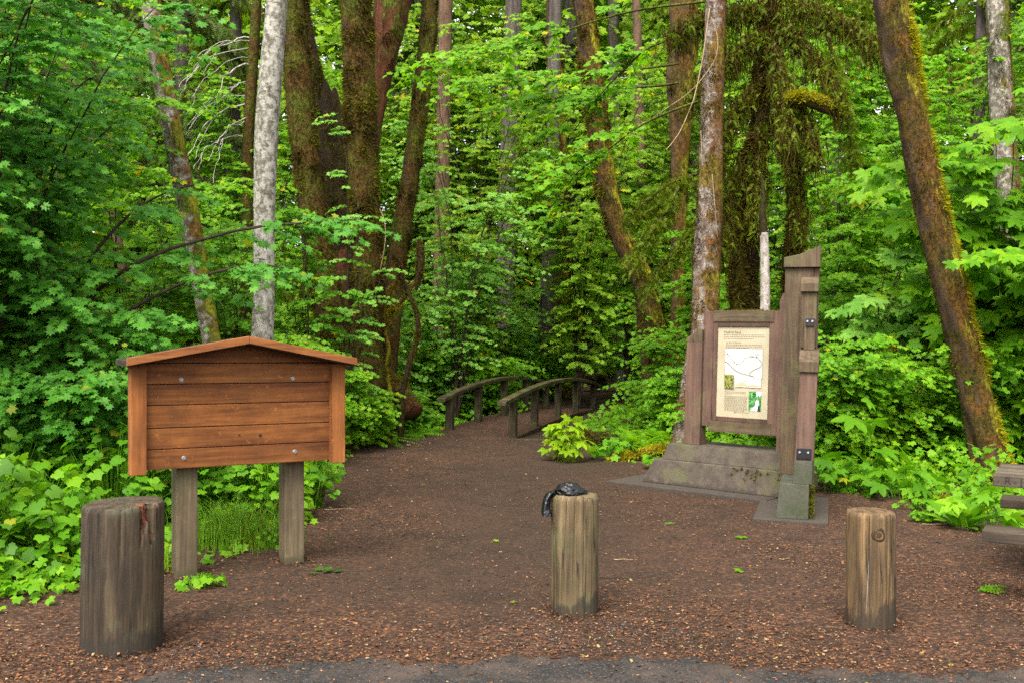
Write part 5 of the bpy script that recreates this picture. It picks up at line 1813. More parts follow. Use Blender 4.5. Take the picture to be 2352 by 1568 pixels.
def build_plants():
    # ---- vine maple thicket on the left
    shrub('vine_maple', 'tall blue-green vine maple filling the left edge beside the bollard', 'shrub', gx(-90, 8.6), 8.6, 5.2, 2.3, 17, LEAF_BLUE, VINE7, .088, 13, 1, ns=34, start=.12)
    shrub('vine_maple', 'broad blue-green vine maple with layered sprays, left of the leaning alder', 'shrub', gx(10, 9.8), 9.8, 5.4, 1.35, 15, LEAF_BLUE, VINE7, .085, 13, 2, ns=34, start=.12)
    shrub('vine_maple', 'low blue-green vine maple just behind the left end of the notice board', 'shrub', gx(170, 8.9), 8.9, 2.5, .9, 12, LEAF_BLUE, VINE7, .085, 12, 3, ns=26, start=.15)
    shrub('vine_maple', 'dense fresh green vine maple standing behind the left thicket', 'shrub', gx(20, 12.0), 12.0, 6.0, 1.9, 15, LEAF_BRIGHT, MAPLE5, .09, 13, 4, ns=34, start=.1)
    shrub('vine_maple', 'mid green vine maple between the left thicket and the leaning alder', 'shrub', gx(300, 14.0), 14.0, 5.2, 1.6, 13, LEAF_BRIGHT, MAPLE5, .09, 12, 5, ns=30, start=.1)
    t = thing('vine_maple', 'vine maple whose long leafy limb reaches right across the pale alder trunk', 'shrub', (gx(60, 9.3), 9.3, th(gx(60, 9.3), 9.3)))
    specs = [(limb_px(q, *y), n) for q, y, n in (
        ([(60, 1080), (130, 800), (230, 650), (400, 570), (560, 530), (700, 515), (825, 512)], (9.3, 9.2), 26),
        ([(60, 1080), (160, 780), (300, 680), (450, 610), (560, 580), (650, 590)], (9.3, 8.9), 26),
        ([(60, 1060), (140, 700), (230, 560), (330, 470), (440, 430)], (9.3, 9.6), 16),
        ([(60, 1060), (90, 700), (140, 480), (200, 360), (260, 300)], (9.3, 9.8), 26),
        ([(60, 1060), (30, 640), (60, 380), (120, 220), (200, 160)], (9.3, 9.6), 26),
        ([(70, 1080), (150, 960), (230, 900), (290, 880)], (9.3, 8.2), 16))]
    add_crown(t, specs, LEAF_BLUE, TWIG, VINE7, .062, 15, 61, L=(.3, .7), limb_r=.032, droop=.22)

    # ---- behind, left of and under the mossy maples
    for i, (lb, u, Y, H, R, nl, ns, m, sz) in enumerate((
        ('mid green shrub between the leaning alder and the pale alder', 540, 13.6, 3.4, 1.0, 10, 22, LEAF_MID, .08),
        ('tall loose shrub reaching up behind the leaning alder', 430, 16.5, 6.2, 1.6, 12, 28, LEAF_BRIGHT, .085),
        ('tall bright shrub behind the pale alder trunk', 590, 17.5, 7.0, 2.0, 12, 30, LEAF_BRIGHT, .085),
        ('low bright green shrub behind the gabled roof, right of the pale alder', 640, 12.6, 1.6, .6, 9, 22, LEAF_BRIGHT, .075),
        ('small bright shrub at the foot of the thick mossy maples', 755, 13.9, 1.2, .45, 8, 16, LEAF_BRIGHT, .07),
        ('leafy shrub in front of the hollow snag, above the right eave', 708, 13.9, 3.9, .5, 9, 12, LEAF_MID, .075),
        ('small fresh green shrub by the trail edge, right of the notice board', 825, 15.2, .8, .35, 8, 14, LEAF_BRIGHT, .06),
        ('blue-green shrub with pale sprays left of the slimmer mossed trunk', 905, 19.0, 3.4, .9, 8, 20, LEAF_PALE, .08),
        ('large vine maple with pale blue-green sprays in the middle of the wood', 1050, 19.8, 6.0, 2.2, 14, 25, LEAF_PALE, .09),
        ('vine maple with mid green sprays left of the grey-brown fir trunk', 1150, 23.5, 3.6, 1.5, 9, 24, LEAF_PALE, .09),
        ('bright vine maple behind the blue-green one in the middle', 1090, 22.5, 8.0, 2.6, 15, 36, LEAF_FAR, .10),
        ('shrub of medium height behind the left handrail of the footbridge', 950, 21.5, 2.2, 1.2, 10, 24, LEAF_BRIGHT, .08),
        ('bright understorey shrub behind the middle of the footbridge', 1090, 24.5, 2.0, 1.3, 10, 24, LEAF_FAR, .08),
        ('pale understorey shrub beyond the footbridge, left of the trail', 1180, 28.5, 2.6, 1.6, 10, 26, LEAF_PALE, .09),
        ('bright maple behind the thin crossing limbs, upper middle', 1330, 22.5, 8.6, 2.6, 15, 36, LEAF_FAR, .105),
        ('pale maple farther back in the upper middle of the wood', 1480, 26.0, 10.5, 3.0, 16, 36, LEAF_FAR, .13),
        ('deep green maple behind the bent mossy maple', 1440, 24.5, 4.4, 1.5, 11, 26, LEAF_BRIGHT, .09),
        ('bright bushy shrub right of the footbridge handrail', 1560, 15.2, 1.3, .5, 12, 26, LEAF_BRIGHT, .07),
        ('taller bright shrub left of the sign, behind the bushy one', 1530, 17.2, 1.8, .6, 11, 24, LEAF_BRIGHT, .075),
        ('loose mid green shrub under the sweeping hemlock bough', 1550, 19.5, 2.6, .9, 10, 24, LEAF_BRIGHT, .08),
        ('small shrub seen through the gap under the map panel', 1690, 13.0, .95, .6, 9, 18, LEAF_BRIGHT, .07),
        ('green shrub behind the hemlock trunk, left of the pylon', 1640, 18.0, 4.0, 1.5, 10, 24, LEAF_BRIGHT, .09),
        ('tall sparse shrub with a few leaf sprays before the tallest mossy maple', 806, 14.1, 5.0, .45, 5, 8, LEAF_PALE, .075),
        ('low bright shrub seen between the posts of the left handrail', 1110, 21.5, 1.1, .9, 10, 24, LEAF_BRIGHT, .08),
        ('low bright shrub just behind the near end of the left handrail', 1012, 19.2, 1.0, .7, 10, 22, LEAF_BRIGHT, .075),
        ('small leafy shrub hiding the foot of the first thick mossy maple', 800, 14.0, 1.25, .32, 8, 16, LEAF_BRIGHT, .07),
        ('small round shrub just left of the red-brown fallen log', 850, 14.6, .95, .32, 8, 16, LEAF_BRIGHT, .065),
        ('low pale shrub under the crooked mossy stems', 905, 17.2, .9, .5, 8, 18, LEAF_MID, .07),
        ('bright shrub behind the cap of the tall pylon', 1870, 16.5, 4.4, 1.5, 11, 28, LEAF_BRIGHT, .09),
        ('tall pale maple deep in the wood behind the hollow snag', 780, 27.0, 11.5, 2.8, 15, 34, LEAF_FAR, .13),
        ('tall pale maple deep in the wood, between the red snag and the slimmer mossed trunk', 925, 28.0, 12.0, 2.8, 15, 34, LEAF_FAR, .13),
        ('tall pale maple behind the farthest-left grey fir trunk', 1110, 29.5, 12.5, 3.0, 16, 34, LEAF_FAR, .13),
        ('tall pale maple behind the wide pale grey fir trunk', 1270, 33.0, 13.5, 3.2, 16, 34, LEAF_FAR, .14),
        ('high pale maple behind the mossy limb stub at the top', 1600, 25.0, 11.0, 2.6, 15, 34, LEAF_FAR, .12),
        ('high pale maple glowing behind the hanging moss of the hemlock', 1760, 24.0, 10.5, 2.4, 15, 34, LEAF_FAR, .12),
        ('tall bright maple behind the leaning alder at the upper left', 330, 22.0, 9.5, 2.4, 14, 32, LEAF_FAR, .11),
        ('tall maple high in the left corner behind the reddish-brown trunk', 140, 20.0, 9.0, 2.4, 14, 32, LEAF_BRIGHT, .10),
        ('pale leafy shrub low behind the arched handrails', 1240, 24.5, 2.2, 1.2, 10, 26, LEAF_BRIGHT, .08),
        ('wide low shrub behind the crooked mossy stems', 1010, 20.5, 2.6, 1.3, 11, 28, LEAF_BRIGHT, .08),
    )):
        deep = Y > 18
        shrub('forest_shrub', lb, 'shrub', gx(u, Y), Y, H, R, nl, m, MAPLE5 if i % 3 else VINE7, sz * (1.15 if deep else 1), 12, 20 + i, ns=int(ns * (.68 if deep else 1)), start=.15,
              group='shrubs of the middle wood', L=(.4, .95) if deep else (.35, .75))

    # ---- understorey and maples on the right
    for i, (lb, u, Y, H, R, nl, ns, m, sz, tpl) in enumerate((
        ('low dense shrub immediately right of the pylon', 1935, 12.4, 1.75, 1.0, 12, 28, LEAF_BRIGHT, .075, MAPLE5),
        ('bright green shrub between the pylon and the leaning tree, front row', 2030, 12.8, 1.9, 1.1, 13, 30, LEAF_BRIGHT, .08, MAPLE5),
        ('bushy shrub close to the foot of the leaning tree', 2130, 12.6, 1.5, .9, 12, 26, LEAF_MID, .08, MAPLE5),
        ('rounded bright shrub behind the front row right of the pylon', 1985, 15.5, 2.7, 1.4, 13, 30, LEAF_BRIGHT, .085, VINE7),
        ('wide bright shrub left of the middle of the leaning trunk', 2090, 16.5, 3.0, 1.5, 13, 32, LEAF_BRIGHT, .085, MAPLE5),
        ('tall pale shrub higher up the slope behind the pylon', 1940, 20.5, 4.6, 2.0, 14, 34, LEAF_FAR, .11, VINE7),
        ('tall bright maple up the slope left of the leaning trunk', 2060, 21.5, 7.4, 2.3, 15, 36, LEAF_BRIGHT, .11, MAPLE5),
        ('shrub in the gap right of the leaning trunk', 2270, 14.5, 2.6, 1.2, 12, 28, LEAF_BRIGHT, .085, MAPLE5),
        ('shrub behind the picnic table at the right edge', 2380, 13.0, 2.2, 1.2, 12, 28, LEAF_MID, .085, MAPLE5),
        ('tall mid green shrub far right behind the orange-mossed trunk', 2290, 19.5, 5.6, 2.0, 14, 34, LEAF_BRIGHT, .10, VINE7),
        ('young bigleaf maple with large pale leaves right of the leaning trunk', 2290, 13.2, 4.4, 1.5, 10, 24, LEAF_BRIGHT, .155, BIGLEAF),
        ('bigleaf maple hanging into the upper right corner', 2420, 12.6, 5.6, 2.0, 12, 28, LEAF_BRIGHT, .155, BIGLEAF),
        ('bigleaf maple sapling with broad leaves left of the leaning trunk', 2000, 14.2, 4.2, 1.4, 4, 10, LEAF_PALE, .15, BIGLEAF),
        ('tall maple crown behind the upper part of the leaning trunk', 2180, 18.0, 8.2, 2.2, 14, 34, LEAF_BRIGHT, .11, MAPLE5),
        ('high leafy maple at the top right of the hemlock', 1930, 17.5, 7.6, 1.9, 12, 30, LEAF_BRIGHT, .11, MAPLE5),
    )):
        shrub('forest_shrub', lb, 'shrub', gx(u, Y), Y, H, R, nl, m, tpl, sz, 12 if sz < .15 else 9, 60 + i, ns=ns, start=.12, group='shrubs of the right-hand slope',
              L=(.35, .75) if sz < .15 else (.4, .9))

    # ---- broad-leaved plants near the camera
    for i, (lb, u, Y, R, H, n, m, sz) in enumerate((
        ('broad-leaved plant at the bottom left edge of the picture', -70, 6.6, .6, .95, 70, LEAF_SHADED, .17),
        ('broad-leaved plant with bright drooping leaves left of the widest bollard', 70, 6.95, .55, .80, 80, LEAF_BRIGHT, .165),
        ('broad-leaved plant touching the left side of the widest bollard', 165, 6.75, .42, .62, 60, LEAF_MID, .15),
        ('broad-leaved plant behind the left thicket edge, deeper green', 10, 7.9, .7, .95, 90, LEAF_SHADED, .16),
        ('broad-leaved plant behind the widest bollard, left of the grey post', 260, 7.9, .55, .95, 80, LEAF_MID, .15),
        ('broad-leaved plant in the gap left of the left grey post', 345, 8.4, .5, 1.0, 70, LEAF_SHADED, .15),
        ('broad-leaved plant just right of the left grey post', 478, 8.6, .5, .88, 90, LEAF_MID, .14),
        ('broad-leaved plant midway between the two grey posts', 545, 8.9, .5, .90, 90, LEAF_SHADED, .14),
        ('broad-leaved plant close to the right grey post', 618, 8.7, .42, .80, 80, LEAF_BRIGHT, .13),
        ('broad-leaved plant peeping out right of the right grey post', 706, 9.5, .34, .78, 60, LEAF_MID, .12),
    )):
        herb('thimbleberry', lb, 'plant', gx(u, Y), Y, R, H, n, m, THIMBLE, sz, i, group='broad-leaved plants behind the notice board')
    herb('maple_sapling', 'yellow-green maple sapling at the near end of the footbridge', 'sapling', gx(1312, 13.4), 13.4, .34, .66, 50, LEAF_YELLOW, BIGLEAF, .14, 31)
    herb('maple_sapling', 'maple sapling with broad pale leaves beside the iron-bracketed pylon foot', 'sapling', gx(1990, 11.2), 11.2, .55, 1.05, 14, LEAF_MID, BIGLEAF, .235, 32, ntilt=.2)
    herb('maple_sapling', 'low dark-leaved maple seedling on the litter right of the pylon', 'sapling', gx(2085, 10.5), 10.5, .38, .42, 26, LEAF_MID, BIGLEAF, .15, 33)
    herb('maple_sapling', 'small maple seedling against the right side of the pylon foot', 'sapling', gx(1930, 10.9), 10.9, .38, .5, 30, LEAF_MID, BIGLEAF, .125, 34)
    herb('maple_sapling', 'yellow-green maple seedling under the end of the picnic table', 'sapling', gx(2262, 8.75), 8.75, .28, .42, 15, LEAF_BRIGHT, BIGLEAF, .14, 35)
    herb('ground_plant', 'bright low plant at the near foot of the left grey post', 'plant', gx(395, 6.85), 6.85, .16, .30, 20, LEAF_YELLOW, OVAL, .07, 36)
    herb('ground_plant', 'small flat green plant on the litter in front of the left grey post', 'plant', gx(470, 6.45), 6.45, .16, .08, 20, LEAF_BRIGHT, MAPLE5, .06, 37)
    herb('ground_plant', 'low leafy plant on the litter near the leaning tree', 'plant', gx(2130, 9.2), 9.2, .16, .12, 14, LEAF_BRIGHT, THIMBLE, .09, 38)
    herb('ground_plant', 'round-leaved plant between the knotty bollard and the leaning tree', 'plant', gx(2110, 9.9), 9.9, .2, .16, 14, LEAF_BRIGHT, THIMBLE, .10, 39)
    herb('ground_plant', 'leafy tuft below the yellow-mossed log left of the sign', 'plant', gx(1420, 13.6), 13.6, .4, .32, 36, LEAF_MID, MAPLE5, .10, 40)
    herb('ground_plant', 'leafy plant at the left end of the concrete base', 'plant', gx(1540, 12.6), 12.6, .3, .25, 26, LEAF_MID, MAPLE5, .10, 41)
    herb('ground_plant', 'low trailing plant between the posts at the grass edge', 'plant', gx(600, 7.75), 7.75, .3, .16, 60, LEAF_BRIGHT, OVAL, .05, 42)
    # dock with long leaves
    x, y = gx(2218, 8.9), 8.9
    r = np.random.default_rng(77)
    t = thing('dock_plant', 'rosette of long upright wavy leaves beside the picnic table', 'plant', (x, y, th(x, y)))
    n = 18
    a = r.uniform(0, 2 * pi, n)
    T = (OVAL[0] * np.array((.62, 1, 1)), OVAL[1])
    V, Q = leaves(T, np.stack([x + .06 * np.cos(a), y + .06 * np.sin(a), np.full(n, th(x, y) + .01)], 1),
                  np.stack([np.cos(a), np.sin(a), r.uniform(.3, 1.8, n)], 1), np.stack([-np.cos(a), -np.sin(a), np.ones(n)], 1), r.uniform(.18, .40, n))
    mesh_np('foliage', V, [Q], LEAF_MID, t)

    # ---- ferns
    for i, (lb, u, Y, n, L, m, up) in enumerate((
        ('tall bright sword fern rising behind the right side of the pylon', 1925, 14.6, 15, 1.35, LEAF_BRIGHT, 1.15),
        ('sword fern half hidden in the shade right of the pylon', 2010, 13.1, 13, 1.0, LEAF_MID, .8),
        ('dark sword fern under the mossy crooked stems, left of the footbridge', 940, 16.6, 14, .95, LEAF_MID, .55),
        ('sword fern beside the near post of the left handrail', 1000, 17.2, 12, .8, LEAF_MID, .5),
        ('lush light green sword fern right of the footbridge', 1475, 14.4, 17, .72, LEAF_BRIGHT, 1.1),
        ('light green sword fern behind the lush one, nearer the sign', 1530, 14.9, 15, .85, LEAF_BRIGHT, 1.1),
        ('sword fern at the foot of the tallest mossy maple', 870, 15.2, 12, .7, LEAF_MID, .6),
    )):
        fern(lb, gx(u, Y), Y, n, L, m, i, up=up)

    # ---- grass tuft by the posts
    x, y = gx(540, 7.75), 7.75
    n = 900
    px, py = x + r.normal(0, .20, n), y + r.normal(0, .13, n)
    a = r.uniform(0, 2 * pi, n)
    L = r.uniform(.14, .48, n)
    tt = np.linspace(0, 1, 5)
    ln = r.uniform(.1, .5, n)
    st = np.stack([px[:, None] + np.cos(a)[:, None] * (ln * L)[:, None] * tt ** 2, py[:, None] + np.sin(a)[:, None] * (ln * L)[:, None] * tt ** 2,
                   terrain(px, py)[:, None] + L[:, None] * (tt - .25 * tt ** 3)], 2)
    V, Q = tubes(st, np.full(n, .0032), np.full(n, .0006), 3)
    o = mesh_np('grass', V, [Q], GRASS)
    o['kind'] = 'stuff'
    o['label'] = 'tuft of long green grass between the notice board posts'


build_plants()


# ------------------------------------------------------------------ crooked mossy stems, logs, dead branches
def build_dead():
    t = thing('crooked_maple', 'crooked moss-hung maple stems left of the footbridge', 'tree', (gx(900, 17), 17, 0))
    r = np.random.default_rng(5)
    for q, y, m, w0 in (([(892, 900, 21), (880, 850, 16), (890, 800, 14), (878, 755, 14), (905, 705, 14), (925, 690, 11), (950, 650, 11), (972, 636, 6)], 15.6, B_MAPLE2, 1),
                        ([(922, 905, 15), (936, 860, 12), (944, 815, 14), (962, 765, 11), (958, 720, 11), (940, 680, 10), (934, 650, 6)], 15.3, B_DARK, 1),
                        ([(878, 760, 10), (892, 700, 10), (898, 665, 9), (916, 640, 7), (914, 615, 4)], 15.7, B_MAPLE2, 1),
                        ([(938, 668, 10), (920, 640, 9), (918, 610, 7), (902, 585, 5)], 15.5, B_DARK, 1),
                        ([(955, 668, 6), (962, 630, 15), (968, 595, 16), (962, 550, 9)], 15.2, B_DARK, 1)):
        pa = px_path(q, y, top=None, ground=-99, step=.05)
        if q[0][1] > 850:
            pa[0, 2] = min(pa[0, 2], th(pa[0, 0], pa[0, 1]) - .05)
        V, Q, N = trunk_geo(pa, 14, .18, 0, int(q[0][0]))
        mesh_np('stem', V.reshape(-1, 3), [Q], m, t, smooth=True)
        fuzz(V, N, MOSS_YELLOW if m is B_MAPLE2 else MOSS_BROWN, t, 2600, .022)
    # logs
    for lb, q, y0, y1, m, mo in (
        ('red-brown fallen log leaning down towards the left handrail', [(880, 862, 40), (915, 900, 44), (950, 950, 46)], 16.9, 16.2, B_ROT, MOSS_HAIR),
        ('dark round mossy log behind the yellow-green sapling', [(1310, 1008, 34), (1360, 1010, 38), (1412, 1014, 38)], 15.6, 14.6, B_DARK, MOSS_HAIR),
        ('yellow-mossed log lying left of the concrete base', [(1395, 1064, 14), (1450, 1050, 24), (1500, 1040, 26), (1545, 1024, 22)], 13.3, 13.6, B_MAPLE2, MOSS_YELLOW),
        ('thin mossy log in the shade at the foot of the leaning tree', [(2060, 1165, 12), (2110, 1160, 18), (2170, 1150, 14)], 10.4, 10.4, B_MAPLE2, MOSS_YELLOW),
        ('grey branch lying in the shade right of the notice board', [(800, 962, 12), (840, 950, 14), (880, 935, 10)], 16.0, 16.4, B_FIR, None),
        ('short weathered log lying across the trail beyond the bridge', [(1330, 868, 20), (1360, 872, 24), (1395, 874, 22)], 27, 27, B_FIR, MOSS_HAIR),
    ):
        pa = px_path(q, y0, top=None, ground=-99, step=.05, Yt=y1)
        if 'leaning' not in lb.split()[3]:
            pass
        V, Q, N = trunk_geo(pa, 18, .10, 0, int(q[0][0]))
        c0, c1 = pa[0, :3], pa[-1, :3]
        n_, s_, _ = V.shape
        VV = np.concatenate([V.reshape(-1, 3), [c0, c1]])
        i0 = np.arange(s_)
        T = np.concatenate([np.stack([np.roll(i0, -1), i0, np.full(s_, n_ * s_)], 1), np.stack([i0 + (n_ - 1) * s_, np.roll(i0, -1) + (n_ - 1) * s_, np.full(s_, n_ * s_ + 1)], 1)])
        lt = thing('fallen_log', lb, 'log', tuple((c0 + c1) / 2), 'fallen logs on the forest floor')
        mesh_np('log', VV, [Q, T], m, lt, smooth=True)
        if mo is not None:
            fuzz(V, N, mo, lt, 5000, .04, keep=lambda p, nn: nn[:, 2] > .0)
    # dead arching branches, upper left
    t = thing('dead_tree', 'leafless grey tree with arching bare branches left of the pale alder', 'dead tree', (gx(575, 16.8), 16.8, th(gx(575, 16.8), 16.8)))
    pa = px_path([(560, 760, 26), (566, 520, 26), (570, 300, 26), (582, 120, 24), (590, 0, 22)], 16.8, top=9)
    V, Q, N = trunk_geo(pa, 16, .06, .2, 3)
    mesh_np('trunk', V.reshape(-1, 3), [Q], B_MAPLE, t, smooth=True)
    arcs = []
    for i in range(13):
        v0 = 70 + i * 19 + r.uniform(-26, 26)
        L = r.uniform(70, 150)
        dr = r.uniform(30, 110) + i * 2
        yy = 16.8 - r.uniform(.1, 1.2)
        arcs.append(smooth_path(limb_px([(574, v0), (574 - L * .35, v0 + dr * .08), (574 - L * .75, v0 + dr * .42), (574 - L, v0 + dr), (574 - L * 1.1, v0 + dr * 1.35)], 16.8, yy), 14) + np.cumsum(r.normal(0, .022, (14, 3)), 0))
        k0 = int(r.integers(4, 9))
        dd = arcs[-1][k0 + 3] - arcs[-1][k0]
        arcs.append(arcs[-1][k0] + np.linspace(0, 1, 14)[:, None] * (dd * r.uniform(.8, 1.8) + np.array((0, 0, r.uniform(-.25, .25)))) + np.cumsum(r.normal(0, .012, (14, 3)), 0) * np.linspace(0, 1, 14)[:, None])
    V, Q = tubes(np.array(arcs), r.uniform(.006, .017, len(arcs)), np.full(len(arcs), .003), 5)
    mesh_np('dead_branches', V, [Q], TWIG_GREY, t)
    # thin pale twig by the tallest mossy maple
    V, Q = tubes(np.array([smooth_path(limb_px([(872, 480), (884, 505), (886, 545), (880, 590), (872, 625)], 14.9), 12)]), [.008], [.004], 5)
    o = mesh_np('dead_twig', V, [Q], TWIG_PALE, origin=limb_px([(878, 560)], 14.9)[0])
    o['label'], o['category'] = 'pale bare twig curving down the right side of the tallest mossy maple', 'twig'


build_dead()


# ------------------------------------------------------------------ ground cover, far conifers and the far wood
def clear_right(y):
    return np.interp(y, [0, 8.4, 9.0, 10.4, 11.3, 12.4, 13.6, 15.0, 16.5], [99, 99, 4.5, 4.15, 3.6, 2.4, 1.7, 1.1, .75])


def clear_left(y):
    return np.interp(y, [0, 5.6, 6.3, 7.0, 7.6, 9.4, 13, 16.5, 18], [-3.6, -3.3, -2.95, -2.5, -2.05, -1.95, -2.4, -2.4, -1.6])


def build_cover():
    r = np.random.default_rng(12)
    # clumps of low leaves on the forest floor
    n = 5200
    y = 6.0 + 27 * r.random(n) ** 1.15
    x = (r.random(n) - .5) * (5.5 + y * 1.12)
    inside = (x > clear_left(y)) & (x < clear_right(y)) & (y < 17)
    onpath = (pathmask(x, y) > .15) & (y >= 15.5)
    br = (np.abs(x - (.25 + .28 * (y - 18.3))) < 1.2) & (y > 15.5) & (y < 24)
    k = ~(inside | onpath | br)
    k &= ~((x > 1.2) & (x < 4.0) & (y > 8.3) & (y < 12.6) & (x < 4.6 - .1 * y))
    x, y = x[k], y[k]
    edge = np.minimum(np.abs(x - clear_left(y)), np.abs(clear_right(y) - x))
    H = np.clip(.18 + .5 * sm(np.sin(x * 1.7) * np.sin(y * 1.1 + 2) + r.normal(0, .4, len(x)), -.4, 1), .1, .8) * (.35 + .65 * sm(np.where(y < 17, edge, 2), 0, 1.2))
    m = len(x)
    kk = 26
    a = r.uniform(0, 2 * pi, (m, kk))
    q = np.sqrt(r.random((m, kk))) * .34
    px, py = x[:, None] + q * np.cos(a), y[:, None] + q * np.sin(a)
    pz = terrain(px, py) + H[:, None] * r.uniform(.15, 1.05, (m, kk)) * (1 - q)
    sz = r.uniform(.035, .075, (m, kk)) * (1 + .3 * (y[:, None] > 16))
    d = np.stack([np.cos(a), np.sin(a), -r.uniform(.0, .7, (m, kk))], 2).reshape(-1, 3)
    nn = np.stack([r.normal(0, .4, m * kk), r.normal(-.6, .4, m * kk), np.ones(m * kk)], 1)
    V, Q = leaves(MAPLE5, np.stack([px, py, pz], 2).reshape(-1, 3), d, nn, sz.ravel())
    o = mesh_np('undergrowth', V, [Q], LEAF_BRIGHT)
    o['kind'] = 'stuff'
    o['label'] = 'mass of low green leaves covering the forest floor'

    # conifers with drooping boughs behind the thicket
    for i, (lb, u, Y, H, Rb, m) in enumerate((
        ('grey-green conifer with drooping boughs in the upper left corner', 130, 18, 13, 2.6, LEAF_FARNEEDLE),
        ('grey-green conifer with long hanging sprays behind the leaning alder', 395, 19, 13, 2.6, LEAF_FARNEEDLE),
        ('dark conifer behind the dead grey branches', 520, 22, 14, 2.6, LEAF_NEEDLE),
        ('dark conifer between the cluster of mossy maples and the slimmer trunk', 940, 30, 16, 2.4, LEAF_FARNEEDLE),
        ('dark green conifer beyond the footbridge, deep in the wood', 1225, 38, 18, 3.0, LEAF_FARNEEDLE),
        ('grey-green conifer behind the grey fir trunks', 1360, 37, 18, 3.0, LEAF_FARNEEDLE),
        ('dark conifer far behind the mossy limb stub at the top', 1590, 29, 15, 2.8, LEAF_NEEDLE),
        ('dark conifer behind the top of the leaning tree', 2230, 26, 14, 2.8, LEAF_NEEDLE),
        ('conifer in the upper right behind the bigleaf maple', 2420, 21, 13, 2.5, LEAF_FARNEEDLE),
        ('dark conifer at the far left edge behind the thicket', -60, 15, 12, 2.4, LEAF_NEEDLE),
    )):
        x = gx(u, Y)
        z0 = th(x, Y)
        t = thing('conifer', lb, 'tree', (x, Y, z0), 'conifers behind the broad-leaved trees')
        tr = np.stack([np.linspace(x, x + .2, 20), np.full(20, Y), np.linspace(z0 - .1, z0 + H, 20), np.linspace(.24, .06, 20)], 1)
        V, Q, N = trunk_geo(tr, 14, .06, .3, i)
        mesh_np('trunk', V.reshape(-1, 3), [Q], B_FIR, t, smooth=True)
        nb = 70
        h0 = r.uniform(.10, .97, nb)
        az = r.uniform(0, 2 * pi, nb)
        L = Rb * (1.05 - h0 * .75) * r.uniform(.6, 1.1, nb)
        tt = np.linspace(0, 1, 9)
        bp = np.stack([x + np.cos(az)[:, None] * L[:, None] * tt, Y + np.sin(az)[:, None] * L[:, None] * tt,
                       (z0 + h0 * H)[:, None] + L[:, None] * (.12 * tt - .55 * tt ** 2)], 2)
        V, Q = tubes(bp, np.full(nb, .028), np.full(nb, .006), 4)
        mesh_np('branches', V, [Q], TWIG, t)
        k2 = 120
        q = r.uniform(.15, 1, (nb, k2)) * 8
        i0 = np.clip(q.astype(int), 0, 7)
        f = (q - i0)[..., None]
        ii = np.arange(nb)[:, None]
        p = bp[ii, i0] * (1 - f) + bp[ii, i0 + 1] * f
        a = az[:, None] + r.normal(0, 1.0, (nb, k2))
        d = np.stack([np.cos(a), np.sin(a), -r.uniform(.3, 2.2, (nb, k2))], 2).reshape(-1, 3)
        p = p.reshape(-1, 3) + r.normal(0, .05, (nb * k2, 3))
        V, Q = leaves(NEEDLE, p, d, np.stack([r.normal(0, .4, nb * k2), r.normal(0, .4, nb * k2), np.ones(nb * k2)], 1), r.uniform(.13, .34, nb * k2))
        mesh_np('needles', V, [Q], m, t)

    # the far wood: one mass of leaf clumps on the rising ground
    n = 4200
    y = r.uniform(28, 50, n)
    x = (r.random(n) - .5) * (14 + y * 1.25)
    z = terrain(x, y) + 20 * r.random(n) ** .9
    keep = ~((np.abs(x - (3.0 + .35 * (y - 27))) < 1.5) & (z < 3.0))
    x, y, z = x[keep], y[keep], z[keep]
    m = len(x)
    kk = 80
    R = r.uniform(.8, 2.0, m)
    g = r.normal(0, 1, (m, kk, 3)) * np.array((.55, .55, .26)) * R[:, None, None]
    p = np.stack([x, y, z], 1)[:, None, :] + g
    p[..., 2] = np.maximum(p[..., 2], terrain(p[..., 0], p[..., 1]) + .05)
    a = r.uniform(0, 2 * pi, m * kk)
    d = np.stack([np.cos(a), np.sin(a), -r.uniform(.0, .9, m * kk)], 1)
    V, Q = leaves(MAPLE5, p.reshape(-1, 3), d, np.stack([r.normal(0, .5, m * kk), r.normal(-.9, .5, m * kk), np.ones(m * kk)], 1), r.uniform(.12, .25, m * kk))
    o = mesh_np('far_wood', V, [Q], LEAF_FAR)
    o['kind'] = 'stuff'
    o['label'] = 'dense far wood of pale green leaves closing the view'


build_cover()


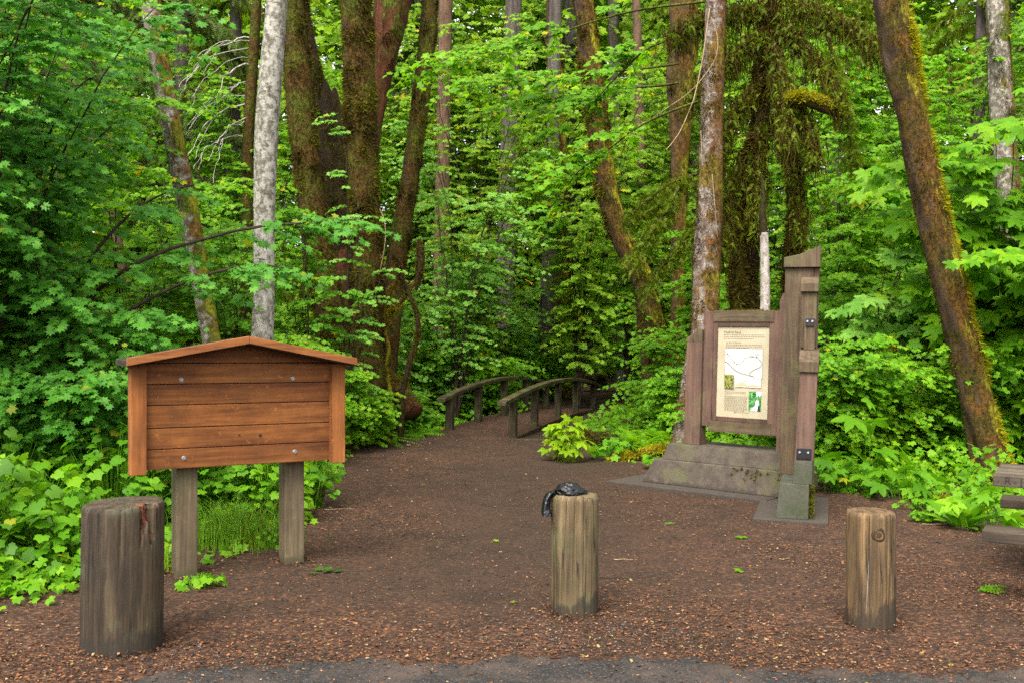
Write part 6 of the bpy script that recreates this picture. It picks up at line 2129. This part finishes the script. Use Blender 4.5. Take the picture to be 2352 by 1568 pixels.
# ------------------------------------------------------------------ fallen leaves and twigs on the dirt
def build_fallen():
    for i, (lb, u, v, sz, tpl, m) in enumerate((
        ('pale green fallen frond on the dirt between the middle bollard and the pylon', 1527, 1202, .14, NEEDLE, LEAF_BRIGHT),
        ('small fallen maple leaf on the dirt left of the pylon foot', 1706, 1232, .10, MAPLE5, LEAF_BRIGHT),
        ('bright green fallen leaf between the middle and the knotty bollard', 1700, 1308, .08, MAPLE5, LEAF_BRIGHT),
        ('fern-like green sprig on the dirt in front of the picnic bench', 2245, 1345, .20, NEEDLE, LEAF_BRIGHT),
        ('tiny yellow-green leaf on the trail left of the middle bollard', 1138, 1242, .05, MAPLE5, LEAF_YELLOW),
        ('small green leaf on the trail below the black bag', 1180, 1382, .035, MAPLE5, LEAF_BRIGHT),
        ('curled pale leaf on the trail in front of the footbridge', 943, 1020, .14, OVAL, TWIG_PALE),
        ('wilted dark green sprig on the dirt right of the right grey post', 745, 1308, .07, MAPLE5, LEAF_DARK),
    )):
        g = G(u, v, .012)
        z = th(g[0], g[1]) + .016
        a = .3 + i * 1.7
        T = (tpl[0] * np.array((1, 1, .4)), tpl[1])
        pos = np.array([[g[0], g[1], z]])
        d = np.array([[cos(a), sin(a), .10]])
        if i in (3, 7):
            k = 5
            pos = np.repeat(pos, k, 0) + rng.normal(0, .05, (k, 3)) * np.array((1, 1, .05))
            d = np.stack([np.cos(a + rng.normal(0, .8, k)), np.sin(a + rng.normal(0, .8, k)), np.full(k, .12)], 1)
        V, Q = leaves(T, pos, d, np.tile((.1, -.2, 1.0), (len(pos), 1)), np.full(len(pos), sz * .72))
        o = mesh_np('fallen_leaf', V, [Q], m, origin=(g[0], g[1], z))
        o['label'], o['category'], o['group'] = lb, 'leaf', 'fallen leaves on the dirt'
    for i, (lb, u, v, L, a, m) in enumerate((
        ('pale straight twig on the dirt right of the middle bollard', 1432, 1290, .14, 0.0, TWIG_PALE),
        ('dark twig lying right of the middle bollard, below the pale straight one', 1418, 1330, .24, -.2, TWIG),
        ('red-brown stick on the asphalt edge below the middle bollard', 1300, 1512, .17, .3, B_ROT),
        ('thin pale twig on the trail right of the notice board', 780, 1172, .28, .2, TWIG_PALE),
        ('long dark twig at the foot of the right grey post', 730, 1293, .34, -.05, TWIG),
        ('pale stick on the litter between the pylon and the picnic bench', 2170, 1205, .40, 0.0, TWIG_PALE),
    )):
        g = G(u, v)
        z = th(g[0], g[1]) + .014
        s = np.linspace(-.5, .5, 6)
        pa = np.stack([g[0] + s * L * cos(a), g[1] + s * L * sin(a) + .02 * L * np.sin(s * 7), np.full(6, z) + .003 * np.cos(s * 9)], 1)
        V, Q = tubes(pa[None], [.0042], [.002], 5)
        o = mesh_np('twig', V, [Q], m, origin=(g[0], g[1], z))
        o['label'], o['category'], o['group'] = lb, 'twig', 'twigs on the ground'


build_fallen()
